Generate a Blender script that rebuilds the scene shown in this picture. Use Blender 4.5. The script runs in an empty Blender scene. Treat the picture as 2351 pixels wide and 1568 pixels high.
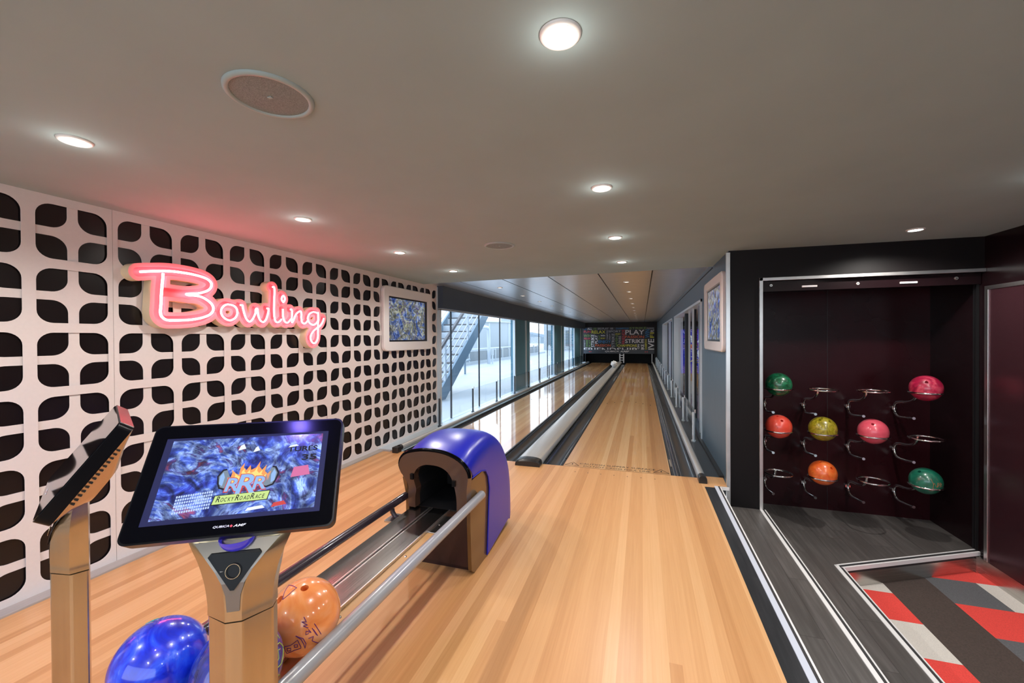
import bpy, bmesh, math, random
import numpy as np
from mathutils import Vector, Matrix, Euler

random.seed(7)
scene = bpy.context.scene
COL = scene.collection
PI = math.pi

# ------------------------------------------------------------------ helpers
def link(o):
    COL.objects.link(o)
    return o

def tag(o, label=None, cat=None, group=None, kind=None):
    if label: o['label'] = label
    if cat: o['category'] = cat
    if group: o['group'] = group
    if kind: o['kind'] = kind
    return o

def thing(name, label, cat, loc=(0, 0, 0), rot=(0, 0, 0), group=None):
    o = link(bpy.data.objects.new(name, None))
    o.empty_display_size = 0.05
    o.location = loc
    o.rotation_euler = rot
    return tag(o, label, cat, group)

def copy_tree(o, parent=None):
    c = o.copy()
    COL.objects.link(c)
    c.parent = parent
    for ch in list(o.children):
        copy_tree(ch, c)
    return c

class MB:
    """collects shapes into one mesh"""
    def __init__(self):
        self.v, self.f, self.m, self.s = [], [], [], []
    def add(self, verts, faces, mi=0, smooth=False):
        n = len(self.v)
        self.v += [tuple(p) for p in verts]
        for f in faces:
            self.f.append([i + n for i in f]); self.m.append(mi); self.s.append(smooth)
        return self
    def box(self, x0, x1, y0, y1, z0, z1, mi=0):
        v = [(x0,y0,z0),(x1,y0,z0),(x1,y1,z0),(x0,y1,z0),(x0,y0,z1),(x1,y0,z1),(x1,y1,z1),(x0,y1,z1)]
        return self.add(v, [(0,3,2,1),(4,5,6,7),(0,1,5,4),(1,2,6,5),(2,3,7,6),(3,0,4,7)], mi)
    def hexa(self, v8, mi=0):
        return self.add(v8, [(0,3,2,1),(4,5,6,7),(0,1,5,4),(1,2,6,5),(2,3,7,6),(3,0,4,7)], mi)
    def bar(self, a, b, w, h, mi=0, up=(0, 0, 1)):
        a, b, up = Vector(a), Vector(b), Vector(up)
        d = (b - a).normalized()
        s = d.cross(up)
        if s.length < 1e-5: s = d.cross(Vector((1, 0, 0)))
        s.normalize(); u = s.cross(d)
        v = []
        for p in (a, b):
            for sx, sy in ((-1,-1),(1,-1),(1,1),(-1,1)):
                v.append(p + s * (sx * w / 2) + u * (sy * h / 2))
        return self.add(v, [(0,1,2,3),(7,6,5,4),(0,4,5,1),(1,5,6,2),(2,6,7,3),(3,7,4,0)], mi)
    def tube(self, path, r, seg=12, mi=0, closed=False, caps=True):
        P = [Vector(p) for p in path]
        n = len(P)
        rr = r if isinstance(r, (list, tuple)) else [r] * n
        T = []
        for i in range(n):
            if closed: t = P[(i + 1) % n] - P[(i - 1) % n]
            else: t = P[min(i + 1, n - 1)] - P[max(i - 1, 0)]
            T.append(t.normalized() if t.length > 1e-9 else Vector((0, 0, 1)))
        nrm = T[0].orthogonal().normalized()
        rings = []
        for i in range(n):
            nrm = nrm - T[i] * nrm.dot(T[i])
            if nrm.length < 1e-6: nrm = T[i].orthogonal()
            nrm.normalize()
            bn = T[i].cross(nrm)
            rings.append([P[i] + (nrm * math.cos(2*PI*k/seg) + bn * math.sin(2*PI*k/seg)) * rr[i] for k in range(seg)])
        v = [q for ring in rings for q in ring]
        f = []
        for i in range(n if closed else n - 1):
            j = (i + 1) % n
            for k in range(seg):
                k2 = (k + 1) % seg
                f.append((i*seg+k, i*seg+k2, j*seg+k2, j*seg+k))
        self.add(v, f, mi, True)
        if not closed and caps:
            self.add(rings[0], [tuple(reversed(range(seg)))], mi)
            self.add(rings[-1], [tuple(range(seg))], mi)
        return self
    def cyl(self, c0, c1, r0, r1=None, seg=24, mi=0, caps=True):
        return self.tube([c0, c1], [r0, r0 if r1 is None else r1], seg, mi, False, caps)
    def lathe(self, prof, seg=32, mi=0, origin=(0, 0, 0), smooth=True):
        ox, oy, oz = origin
        v = []; f = []
        n = len(prof)
        for k in range(seg):
            a = 2*PI*k/seg
            for r, z in prof: v.append((ox + r*math.cos(a), oy + r*math.sin(a), oz + z))
        for k in range(seg):
            k2 = (k+1) % seg
            for i in range(n-1):
                f.append((k*n+i, k2*n+i, k2*n+i+1, k*n+i+1))
        return self.add(v, f, mi, smooth)
    def prism(self, poly, fn, d0, d1, mi=0, mi_side=None, smooth_side=False):
        """extrude 2D poly; fn(u,v,d)->xyz"""
        n = len(poly)
        a = [fn(u, w, d0) for u, w in poly]; b = [fn(u, w, d1) for u, w in poly]
        self.add(a, [tuple(reversed(range(n)))], mi)
        self.add(b, [tuple(range(n))], mi)
        self.add(a + b, [(i, (i+1) % n, n + (i+1) % n, n + i) for i in range(n)], mi if mi_side is None else mi_side, smooth_side)
        return self
    def build(self, name, mats, parent=None, bevel=0, bseg=2, merge=False, autosmooth=False):
        me = bpy.data.meshes.new(name)
        me.from_pydata([tuple(p) for p in self.v], [], self.f)
        if not isinstance(mats, (list, tuple)): mats = [mats]
        for m in mats: me.materials.append(m)
        me.polygons.foreach_set('material_index', self.m)
        me.polygons.foreach_set('use_smooth', self.s)
        if merge or autosmooth:
            bm = bmesh.new(); bm.from_mesh(me)
            bmesh.ops.remove_doubles(bm, verts=bm.verts, dist=1e-5)
            bmesh.ops.recalc_face_normals(bm, faces=bm.faces)
            if autosmooth:
                for fc in bm.faces: fc.smooth = True
                for e in bm.edges:
                    if len(e.link_faces) == 2 and e.calc_face_angle(0) > math.radians(35): e.smooth = False
            bm.to_mesh(me); bm.free()
        me.update()
        o = link(bpy.data.objects.new(name, me))
        if parent: o.parent = parent
        if bevel:
            b = o.modifiers.new('bevel', 'BEVEL'); b.width = bevel; b.segments = bseg; b.limit_method = 'ANGLE'
        return o

def struct(o, label=None):
    o['kind'] = 'structure'
    if label: o['label'] = label
    return o

def catmull(pts, k=6, closed=False):
    P = [Vector(p) for p in pts]; n = len(P); out = []
    for i in range(n if closed else n - 1):
        p0 = P[(i-1) % n] if (closed or i > 0) else P[0]
        p1 = P[i]; p2 = P[(i+1) % n]
        p3 = P[(i+2) % n] if (closed or i + 2 < n) else P[n-1]
        for j in range(k):
            t = j / k
            out.append(0.5 * ((2*p1) + (p2-p0)*t + (2*p0-5*p1+4*p2-p3)*t*t + (3*p1-p0-3*p2+p3)*t**3))
    if not closed: out.append(P[-1])
    return out

def rrect(x0, x1, y0, y1, r, seg=6):
    pts = []
    for cx, cy, a0 in ((x1-r, y1-r, 0), (x0+r, y1-r, 90), (x0+r, y0+r, 180), (x1-r, y0+r, 270)):
        for k in range(seg + 1):
            a = math.radians(a0 + 90*k/seg)
            pts.append((cx + r*math.cos(a), cy + r*math.sin(a)))
    return pts

# ------------------------------------------------------------------ materials
def node_mat(name):
    m = bpy.data.materials.new(name); m.use_nodes = True
    nt = m.node_tree
    return m, nt, nt.nodes['Principled BSDF']

def N(nt, typ, **kw):
    n = nt.nodes.new(typ)
    for k, v in kw.items():
        if k.startswith('i_'): n.inputs[k[2:].replace('_', ' ')].default_value = v
        else: setattr(n, k, v)
    return n

def ramp(nt, stops, interp='LINEAR'):
    r = nt.nodes.new('ShaderNodeValToRGB')
    r.color_ramp.interpolation = interp
    while len(r.color_ramp.elements) < len(stops): r.color_ramp.elements.new(0.5)
    for e, (p, c) in zip(r.color_ramp.elements, stops):
        e.position = p; e.color = (c[0], c[1], c[2], 1)
    return r

def plain(name, col, rough=0.5, metal=0.0, coat=0.0, spec=0.5, noise=0.0, nscale=40, bump=0.0, coat_rough=0.05, aniso=0):
    m, nt, b = node_mat(name)
    b.inputs['Base Color'].default_value = (*col, 1)
    b.inputs['Roughness'].default_value = rough
    b.inputs['Metallic'].default_value = metal
    b.inputs['Coat Weight'].default_value = coat
    b.inputs['Coat Roughness'].default_value = coat_rough
    b.inputs['Specular IOR Level'].default_value = spec
    if noise or bump:
        tc = N(nt, 'ShaderNodeTexCoord'); nz = N(nt, 'ShaderNodeTexNoise'); nz.inputs['Scale'].default_value = nscale; nz.inputs['Detail'].default_value = 4
        nt.links.new(tc.outputs['Object'], nz.inputs['Vector'])
        if noise:
            r = ramp(nt, [(0.25, [c*(1-noise) for c in col]), (0.75, [min(1, c*(1+noise)) for c in col])])
            nt.links.new(nz.outputs['Fac'], r.inputs['Fac']); nt.links.new(r.outputs['Color'], b.inputs['Base Color'])
        if bump:
            bp = N(nt, 'ShaderNodeBump'); bp.inputs['Strength'].default_value = bump; bp.inputs['Distance'].default_value = 0.002
            nt.links.new(nz.outputs['Fac'], bp.inputs['Height']); nt.links.new(bp.outputs['Normal'], b.inputs['Normal'])
    return m

def emit(name, col, strength):
    m, nt, b = node_mat(name)
    b.inputs['Base Color'].default_value = (0.02, 0.02, 0.02, 1)
    b.inputs['Emission Color'].default_value = (*col, 1)
    b.inputs['Emission Strength'].default_value = strength
    b.inputs['Specular IOR Level'].default_value = 0.1; b.inputs['Base Color'].default_value = (0.008, 0.008, 0.008, 1)
    return m

def boards(name, bw, length, stops, rough, coat=0.0, grain=0.25, gscale=(90, 2.2, 1), axis='Y', spec=0.5, joint=0.0, coat_rough=0.04):
    """wooden boards running along Y"""
    m, nt, b = node_mat(name)
    L = nt.links.new
    tc = N(nt, 'ShaderNodeTexCoord'); sp = N(nt, 'ShaderNodeSeparateXYZ'); L(tc.outputs['Object'], sp.inputs[0])
    def math_(op, a, bb=None):
        n = N(nt, 'ShaderNodeMath', operation=op)
        for i, q in enumerate((a, bb)):
            if q is None: continue
            if isinstance(q, (int, float)): n.inputs[i].default_value = q
            else: L(q, n.inputs[i])
        return n.outputs[0]
    u = math_('DIVIDE', sp.outputs['X'], bw); cell = math_('FLOOR', u)
    w1 = N(nt, 'ShaderNodeTexWhiteNoise', noise_dimensions='1D'); L(cell, w1.inputs['W'])
    off = math_('MULTIPLY', w1.outputs['Value'], length)
    v = math_('DIVIDE', math_('ADD', sp.outputs['Y'], off), length); cy = math_('FLOOR', v)
    cb = N(nt, 'ShaderNodeCombineXYZ'); L(cell, cb.inputs[0]); L(cy, cb.inputs[1])
    w2 = N(nt, 'ShaderNodeTexWhiteNoise', noise_dimensions='2D'); L(cb.outputs[0], w2.inputs['Vector'])
    mp = N(nt, 'ShaderNodeMapping'); mp.inputs['Scale'].default_value = gscale
    L(tc.outputs['Object'], mp.inputs['Vector'])
    nz = N(nt, 'ShaderNodeTexNoise', noise_dimensions='4D'); nz.inputs['Scale'].default_value = 1; nz.inputs['Detail'].default_value = 5; nz.inputs['Roughness'].default_value = 0.6
    L(mp.outputs[0], nz.inputs['Vector']); L(math_('MULTIPLY', w2.outputs['Value'], 30.0), nz.inputs['W'])
    fac = math_('ADD', math_('MULTIPLY', w2.outputs['Value'], 1 - grain), math_('MULTIPLY', math_('SUBTRACT', math_('MULTIPLY', nz.outputs['Fac'], 1.6), 0.3), grain))
    r = ramp(nt, stops); L(fac, r.inputs['Fac'])
    colout = r.outputs['Color']
    if joint:
        fr = math_('FRACT', u)
        edge = math_('MINIMUM', fr, math_('SUBTRACT', 1.0, fr))
        fy = math_('FRACT', v)
        ey = math_('MULTIPLY', math_('MINIMUM', fy, math_('SUBTRACT', 1.0, fy)), length / bw)
        msk = math_('LESS_THAN', math_('MINIMUM', edge, ey), joint)
        mx = N(nt, 'ShaderNodeMix', data_type='RGBA'); mx.inputs['B'].default_value = (stops[0][1][0]*0.55, stops[0][1][1]*0.55, stops[0][1][2]*0.55, 1)
        L(math_('MULTIPLY', msk, 0.6), mx.inputs['Factor']); L(colout, mx.inputs['A']); colout = mx.outputs['Result']
    L(colout, b.inputs['Base Color'])
    b.inputs['Roughness'].default_value = rough
    b.inputs['Coat Weight'].default_value = coat
    b.inputs['Coat Roughness'].default_value = coat_rough
    b.inputs['Specular IOR Level'].default_value = spec
    return m

def glass(name, tint=(0.93, 0.97, 1.0), ior=1.45, rough=0.0, boost=1.0):
    m, nt, b = node_mat(name)
    nt.nodes.remove(b)
    out = nt.nodes['Material Output']
    tr = N(nt, 'ShaderNodeBsdfTransparent'); tr.inputs['Color'].default_value = (*tint, 1)
    gl = N(nt, 'ShaderNodeBsdfGlossy'); gl.inputs['Roughness'].default_value = rough; gl.inputs['Color'].default_value = (boost, boost, boost, 1)
    fr = N(nt, 'ShaderNodeFresnel'); ge = N(nt, 'ShaderNodeNewGeometry'); mi_ = N(nt, 'ShaderNodeMapRange')
    mi_.inputs['To Min'].default_value = ior; mi_.inputs['To Max'].default_value = 1.0/ior     # same reflectance from both faces
    nt.links.new(ge.outputs['Backfacing'], mi_.inputs['Value']); nt.links.new(mi_.outputs[0], fr.inputs['IOR'])
    mx = N(nt, 'ShaderNodeMixShader')
    nt.links.new(fr.outputs[0], mx.inputs[0]); nt.links.new(tr.outputs[0], mx.inputs[1]); nt.links.new(gl.outputs[0], mx.inputs[2])
    nt.links.new(mx.outputs[0], out.inputs['Surface'])
    return m

def swirl(name, cols, scale=14, rough=0.12, coat=1.0, distort=2.0, detail=4, lo=0.3, hi=0.72):
    """marbled bowling ball resin"""
    m, nt, b = node_mat(name)
    tc = N(nt, 'ShaderNodeTexCoord'); nz = N(nt, 'ShaderNodeTexNoise')
    nz.inputs['Scale'].default_value = scale; nz.inputs['Detail'].default_value = detail; nz.inputs['Distortion'].default_value = distort
    nt.links.new(tc.outputs['Object'], nz.inputs['Vector'])
    k = len(cols)
    r = ramp(nt, [(lo + (hi-lo)*i/max(1, k-1), c) for i, c in enumerate(cols)])
    nt.links.new(nz.outputs['Fac'], r.inputs['Fac']); nt.links.new(r.outputs['Color'], b.inputs['Base Color'])
    b.inputs['Roughness'].default_value = rough + 0.2
    b.inputs['Coat Weight'].default_value = coat; b.inputs['Coat Roughness'].default_value = rough
    return m

def screen_mat(name, stops, scale=(9, 9, 9), strength=1.0, cells=True):
    """busy animated picture on a lit screen"""
    m, nt, b = node_mat(name)
    L = nt.links.new
    tc = N(nt, 'ShaderNodeTexCoord'); mp = N(nt, 'ShaderNodeMapping'); mp.inputs['Scale'].default_value = scale
    L(tc.outputs['Object'], mp.inputs['Vector'])
    n1 = N(nt, 'ShaderNodeTexNoise'); n1.inputs['Scale'].default_value = 1.3; n1.inputs['Detail'].default_value = 6; n1.inputs['Distortion'].default_value = 1.6; n1.inputs['Roughness'].default_value = 0.65
    L(mp.outputs[0], n1.inputs['Vector'])
    r = ramp(nt, stops); L(n1.outputs['Fac'], r.inputs['Fac'])
    n2 = N(nt, 'ShaderNodeTexNoise'); n2.inputs['Scale'].default_value = 2.1; n2.inputs['Detail'].default_value = 5; n2.inputs['Distortion'].default_value = 2.5
    L(mp.outputs[0], n2.inputs['Vector'])
    r2 = ramp(nt, [(0.3, (0.12, 0.12, 0.14)), (0.5, (0.6, 0.6, 0.62)), (0.68, (1.7, 1.7, 1.7))]); L(n2.outputs['Fac'], r2.inputs['Fac'])
    mx = N(nt, 'ShaderNodeMix', data_type='RGBA', blend_type='MULTIPLY'); mx.inputs['Factor'].default_value = 1.0
    L(r.outputs['Color'], mx.inputs['A']); L(r2.outputs['Color'], mx.inputs['B'])
    b.inputs['Base Color'].default_value = (0.01, 0.01, 0.012, 1); b.inputs['Roughness'].default_value = 0.12
    L(mx.outputs['Result'], b.inputs['Emission Color']); b.inputs['Emission Strength'].default_value = strength
    return m

def brushed(name, col, rough, scale, metal=1.0, amp=0.12):
    """metal with fine directional brushing"""
    m, nt, b = node_mat(name)
    L = nt.links.new
    tc = N(nt, 'ShaderNodeTexCoord'); mp = N(nt, 'ShaderNodeMapping'); mp.inputs['Scale'].default_value = scale
    L(tc.outputs['Object'], mp.inputs['Vector'])
    nz = N(nt, 'ShaderNodeTexNoise'); nz.inputs['Scale'].default_value = 1; nz.inputs['Detail'].default_value = 3
    L(mp.outputs[0], nz.inputs['Vector'])
    r = ramp(nt, [(0.3, [c*(1-amp) for c in col]), (0.7, [min(1, c*(1+amp)) for c in col])]); L(nz.outputs['Fac'], r.inputs['Fac'])
    L(r.outputs['Color'], b.inputs['Base Color'])
    mr = N(nt, 'ShaderNodeMapRange'); mr.inputs['To Min'].default_value = rough*0.8; mr.inputs['To Max'].default_value = rough*1.25
    L(nz.outputs['Fac'], mr.inputs['Value']); L(mr.outputs[0], b.inputs['Roughness'])
    b.inputs['Metallic'].default_value = metal
    return m

M = {}
M['ceiling'] = plain('ceiling_paint', (0.31, 0.405, 0.41), 0.85, noise=0.04, nscale=3)
M['white_panel'] = plain('white_laminate', (0.74, 0.68, 0.67), 0.45, noise=0.02, nscale=60)
M['dark_backing'] = plain('dark_brown_laminate', (0.009, 0.006, 0.0065), 0.26, noise=0.25, nscale=5, spec=0.4)
M['approach'] = boards('maple_approach', 0.0525, 16.0, [(0.0, (0.50, 0.235, 0.085)), (0.35, (0.62, 0.32, 0.13)), (0.65, (0.70, 0.385, 0.17)), (1.0, (0.78, 0.47, 0.23))], 0.42, coat=0.35, grain=0.38, coat_rough=0.26, spec=0.4)
M['lane_wood'] = boards('lane_synthetic', 0.0533, 14.0, [(0.0, (0.50, 0.23, 0.08)), (0.4, (0.66, 0.35, 0.14)), (0.65, (0.78, 0.47, 0.215)), (1.0, (0.90, 0.62, 0.34))], 0.30, coat=1.0, grain=0.36, coat_rough=0.05)
M['vinyl'] = boards('charcoal_wood_vinyl', 0.18, 1.25, [(0.0, (0.050, 0.045, 0.043)), (0.5, (0.095, 0.088, 0.084)), (1.0, (0.18, 0.17, 0.165))], 0.4, grain=0.75, gscale=(45, 2.5, 1), joint=0.012, spec=0.5)
M['vinyl_dark'] = boards('black_wood_vinyl', 0.3, 1.25, [(0.0, (0.010, 0.011, 0.013)), (0.5, (0.02, 0.022, 0.026)), (1.0, (0.05, 0.052, 0.058))], 0.35, grain=0.75, gscale=(45, 2.5, 1), spec=0.5)
M['alu'] = brushed('aluminium_trim', (0.78, 0.77, 0.76), 0.32, (4, 400, 4))
M['nosing_white'] = plain('pale_nosing', (0.86, 0.86, 0.87), 0.4)
M['nosing_blue'] = plain('pale_blue_nosing', (0.62, 0.67, 0.78), 0.4)
M['black_insert'] = plain('black_rubber_insert', (0.03, 0.03, 0.032), 0.6)
M['steel'] = brushed('brushed_steel', (0.55, 0.54, 0.52), 0.24, (3, 3, 500), amp=0.18)
M['steel_bed'] = brushed('stainless_bed', (0.50, 0.49, 0.48), 0.22, (300, 3, 3), amp=0.2)
M['chrome'] = plain('chrome', (0.85, 0.84, 0.83), 0.07, metal=1.0)
M['black_gloss'] = plain('black_gloss_panel', (0.010, 0.0038, 0.005), 0.22, noise=0.2, nscale=6, spec=0.35)  # slight red in the base stands in for reflected red glow
M['door_dark'] = plain('dark_metallic_door', (0.085, 0.032, 0.042), 0.26, metal=0.6)  # reddish base paints in the red glow mirrored by the door
M['black_red_sheen'] = plain('black_panel_red_sheen', (0.019, 0.003, 0.0048), 0.26, noise=0.35, nscale=2.2, spec=0.3)  # black panel; the maroon base paints in its red reflected glow
M['black_satin'] = plain('black_satin_panel', (0.006, 0.0042, 0.0046), 0.5, spec=0.25)
M['black_matte'] = plain('black_matte', (0.006, 0.006, 0.007), 0.6)
M['black_plastic'] = plain('black_plastic', (0.012, 0.012, 0.013), 0.32, bump=0.05, nscale=300)
M['black_glass'] = plain('black_bezel_glass', (0.002, 0.002, 0.003), 0.12, spec=0.06)
M['screen_mirror'] = plain('dark_screen_glass', (0.003, 0.0035, 0.004), 0.03, spec=0.6)
M['housing_black'] = plain('housing_black', (0.003, 0.003, 0.0035), 0.3, spec=0.18)
M['slate'] = plain('slate_blue_panel', (0.078, 0.125, 0.165), 0.42, metal=0.25, noise=0.05, nscale=8)
M['beam'] = plain('dark_grey_beam', (0.05, 0.078, 0.12), 0.5, noise=0.06, nscale=4)
M['teal'] = plain('dark_teal_pillar', (0.085, 0.25, 0.35), 0.45, noise=0.08, nscale=3)
M['win_frame'] = plain('pale_window_frame', (0.62, 0.72, 0.80), 0.35, metal=0.2)
M['seal'] = plain('dark_glazing_seal', (0.03, 0.045, 0.06), 0.5)
M['glass'] = glass('window_glass', ior=1.25)
M['door_glass'] = glass('dark_window_glass', (0.75, 0.82, 0.88), ior=1.9)
M['low_glass'] = glass('barrier_glass', (0.95, 0.975, 0.985), ior=1.12)
M['tunnel_panel'] = brushed('metal_ceiling_panel', (0.74, 0.75, 0.76), 0.30, (3, 60, 3), metal=0.9, amp=0.08)
M['gutter'] = plain('charcoal_gutter', (0.035, 0.04, 0.047), 0.25, noise=0.1, nscale=10, coat=0.3)
M['cap_silver'] = brushed('silver_capping', (0.60, 0.60, 0.59), 0.35, (300, 2, 300), metal=0.55, amp=0.1)
M['base_blue'] = plain('dark_blue_grey_base', (0.03, 0.04, 0.052), 0.35, noise=0.06)
M['grey_kick'] = boards('grey_kick_board', 0.2, 2.0, [(0.0, (0.34, 0.31, 0.29)), (1.0, (0.44, 0.40, 0.37))], 0.35, grain=0.6, coat=0.3, coat_rough=0.15)
M['tv_white'] = plain('white_tv_frame', (0.88, 0.86, 0.86), 0.25, coat=0.4)
M['tv_screen'] = screen_mat('tv_picture', [(0.30, (0.02, 0.04, 0.20)), (0.42, (0.07, 0.14, 0.42)), (0.50, (0.30, 0.33, 0.36)), (0.56, (0.26, 0.26, 0.12)), (0.63, (0.14, 0.13, 0.42)), (0.8, (0.6, 0.66, 0.75))], (4.5, 4.5, 4.5), 0.8)
M['console_screen'] = screen_mat('console_picture', [(0.28, (0.012, 0.014, 0.09)), (0.38, (0.02, 0.035, 0.32)), (0.46, (0.07, 0.14, 0.62)), (0.52, (0.30, 0.45, 0.90)), (0.57, (0.05, 0.06, 0.30)), (0.64, (0.38, 0.08, 0.16)), (0.72, (0.22, 0.27, 0.20)), (0.85, (0.55, 0.65, 0.85))], (9, 13, 9), 1.0)
M['screen_edge'] = emit('screen_dim_edge', (0.012, 0.014, 0.075), 1.0)
M['bronze'] = brushed('champagne_metal_paint', (0.50, 0.38, 0.23), 0.20, (60, 60, 3), metal=0.85, amp=0.05)
M['inlay_grey'] = plain('grey_neck_inlay', (0.22, 0.20, 0.175), 0.35, metal=0.6)
M['gold_body'] = plain('gold_brown_plastic', (0.16, 0.088, 0.03), 0.25, metal=0.35, coat=0.3)
M['bronze_face'] = plain('bronze_plastic', (0.085, 0.042, 0.026), 0.25, metal=0.2, coat=0.4)
M['hood_blue'] = plain('blue_hood_plastic', (0.006, 0.013, 0.42), 0.34, coat=0.25, coat_rough=0.2)
M['rail_grey'] = plain('grey_rail_plastic', (0.30, 0.31, 0.34), 0.28, coat=0.35, coat_rough=0.12)
M['rail_dark'] = plain('dark_rail_plastic', (0.035, 0.025, 0.035), 0.2, metal=0.2, coat=0.6)
M['tan_strip'] = plain('tan_track_strip', (0.50, 0.29, 0.12), 0.4)
M['maroon'] = plain('dark_maroon_panel', (0.035, 0.012, 0.01), 0.4)
M['cream'] = plain('cream_sign_return', (0.80, 0.66, 0.45), 0.5)
M['pink_rim'] = plain('pink_acrylic_rim', (0.78, 0.30, 0.33), 0.4)
M['pink_floor'] = plain('pink_acrylic_floor', (0.55, 0.16, 0.18), 0.35)
M['neon'] = emit('neon_tube_glow', (1.0, 0.14, 0.17), 32.0)
M['tube_clear'] = plain('neon_tube_support', (0.75, 0.2, 0.2), 0.3)
M['lamp'] = emit('downlight_glow', (1.0, 0.97, 0.92), 14.0)
M['lamp_small'] = emit('small_downlight_glow', (1.0, 0.9, 0.75), 2.2)
M['lamp_blue'] = emit('blue_spotlight_glow', (0.3, 0.2, 1.0), 5.0)
M['lamp_rim'] = plain('white_lamp_rim', (0.75, 0.75, 0.73), 0.3)
M['speaker_mesh'] = plain('speaker_mesh_grey', (0.19, 0.235, 0.235), 0.7, noise=0.5, nscale=420)
M['speaker_rim'] = plain('speaker_rim_grey', (0.33, 0.42, 0.42), 0.55)
M['deck'] = plain('white_outdoor_deck', (0.45, 0.475, 0.50), 0.5, noise=0.05, nscale=1.5)
M['ship_white'] = plain('ship_white_paint', (0.40, 0.45, 0.48), 0.5, noise=0.03, nscale=1)
M['stair_grey'] = plain('stair_steel_grey', (0.19, 0.27, 0.34), 0.5)
M['tread'] = plain('tread_wood', (0.13, 0.125, 0.13), 0.6)
M['rail_white'] = plain('white_outdoor_rail', (0.56, 0.62, 0.68), 0.4)
M['dim_glass'] = plain('grey_screen_panel', (0.15, 0.19, 0.215), 0.4)
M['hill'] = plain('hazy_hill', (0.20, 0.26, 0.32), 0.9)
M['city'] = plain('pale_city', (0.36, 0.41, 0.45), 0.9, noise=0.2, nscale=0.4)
M['c_red'] = plain('carpet_red', (0.86, 0.075, 0.06), 0.95, noise=0.15, nscale=160, bump=0.6)
M['c_white'] = plain('carpet_offwhite', (0.72, 0.69, 0.64), 0.95, noise=0.12, nscale=160, bump=0.6)
M['c_brown'] = plain('carpet_brown', (0.075, 0.055, 0.047), 0.95, noise=0.25, nscale=120, bump=0.6)
M['c_grey'] = plain('carpet_grey', (0.13, 0.135, 0.145), 0.95, noise=0.2, nscale=140, bump=0.6)
M['mask_board'] = plain('charcoal_mask_board', (0.028, 0.033, 0.045), 0.5)
M['mask_band'] = plain('slate_mask_band', (0.055, 0.07, 0.09), 0.5)
M['reflection_blue'] = emit('blue_reflection_glow', (0.02, 0.03, 0.55), 0.8)  # glowing blue stands in for a reflection in the dark glass
def ink(name, c, e=0.0):
    m = plain(name, c, 0.5)
    if e:
        b = m.node_tree.nodes['Principled BSDF']; b.inputs['Emission Color'].default_value = (*c, 1); b.inputs['Emission Strength'].default_value = e
    return m
for nm, c in dict(white=(0.8, 0.82, 0.85), grey=(0.42, 0.45, 0.50), red=(0.62, 0.06, 0.08), orange=(0.75, 0.15, 0.05), yellow=(0.70, 0.68, 0.06), green=(0.16, 0.30, 0.07), blue=(0.04, 0.22, 0.50)).items():
    M['ink_' + nm] = ink('lettering_' + nm, c)
M['mark_black'] = ink('marking_black', (0.02, 0.016, 0.012))

# ------------------------------------------------------------------ text
def text_mesh(txt, italic=0.0, bold=0.0):
    cu = bpy.data.curves.new('lettering', 'FONT'); cu.body = txt; cu.shear = italic; cu.offset = bold
    cu.resolution_u = 3
    o = bpy.data.objects.new('lettering', cu); COL.objects.link(o)
    bpy.context.view_layer.update()
    dg = bpy.context.evaluated_depsgraph_get()
    me = bpy.data.meshes.new_from_object(o.evaluated_get(dg))
    v = [(p.co.x, p.co.y) for p in me.vertices]; f = [tuple(p.vertices) for p in me.polygons]
    bpy.data.objects.remove(o); bpy.data.curves.remove(cu); bpy.data.meshes.remove(me)
    xs = [p[0] for p in v]; ys = [p[1] for p in v]
    x0, x1, y0, y1 = min(xs), max(xs), min(ys), max(ys)
    return [((x-x0)/(x1-x0), (y-y0)/(y1-y0)) for x, y in v], f
_TX = {}
def put_text(mb, txt, fn, u0, u1, w0, w1, rot=0, mi=0, italic=0.0, bold=0.0, flip=False):
    """fits txt in the box u0..u1 x w0..w1; rot=1 reads upwards"""
    key = (txt, italic, bold)
    if key not in _TX: _TX[key] = text_mesh(txt, italic, bold)
    v, f = _TX[key]
    P = []
    for x, y in v:
        if rot == 1: a, b = 1 - y, x
        elif rot == -1: a, b = y, 1 - x
        else: a, b = x, y
        if flip: a = 1 - a
        P.append(fn(u0 + a*(u1-u0), w0 + b*(w1-w0)))
    mb.add(P, f, mi)

# ------------------------------------------------------------------ measures
WX = -3.12            # face of the patterned wall
RX = 0.76             # right wall along the lanes
FOUL = 4.36           # foul line
LEND = 23.1           # end of the lanes
CZ = 2.19             # ceiling
TZ = 2.215            # ceiling over the lanes
L2 = (-0.815, 0.27)   # lane by the camera, x range
L1 = (-2.635, -1.555) # lane by the windows

# ------------------------------------------------------------------ floor
mb = MB()
mb.add([(-3.03, -2.2, 0), (0.545, -2.2, 0), (0.545, 4.12, 0), (0.64, 4.12, 0), (0.74, 4.15, 0), (0.75, FOUL+0.07, 0), (0.57, FOUL+0.07, 0), (0.57, FOUL, 0), (-3.03, FOUL, 0)], [range(9)])
mb.add([(-3.03, -2.2, -0.03), (0.545, -2.2, -0.03), (0.545, 4.12, -0.03), (-3.03, FOUL, -0.03)], [(3, 2, 1, 0)])
struct(mb.build('floor', M['approach']), 'light maple board approach in front of the lanes')
# grey kick board along the patterned wall
mb = MB(); mb.box(WX+0.01, -3.025, -2.2, 4.30, -0.02, 0.012); mb.box(WX+0.01, -2.93, 4.30, 5.9, -0.02, 0.014)
struct(mb.build('baseboard_left', M['grey_kick'], bevel=0.003), 'grey kick strip along the foot of the patterned wall')

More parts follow.
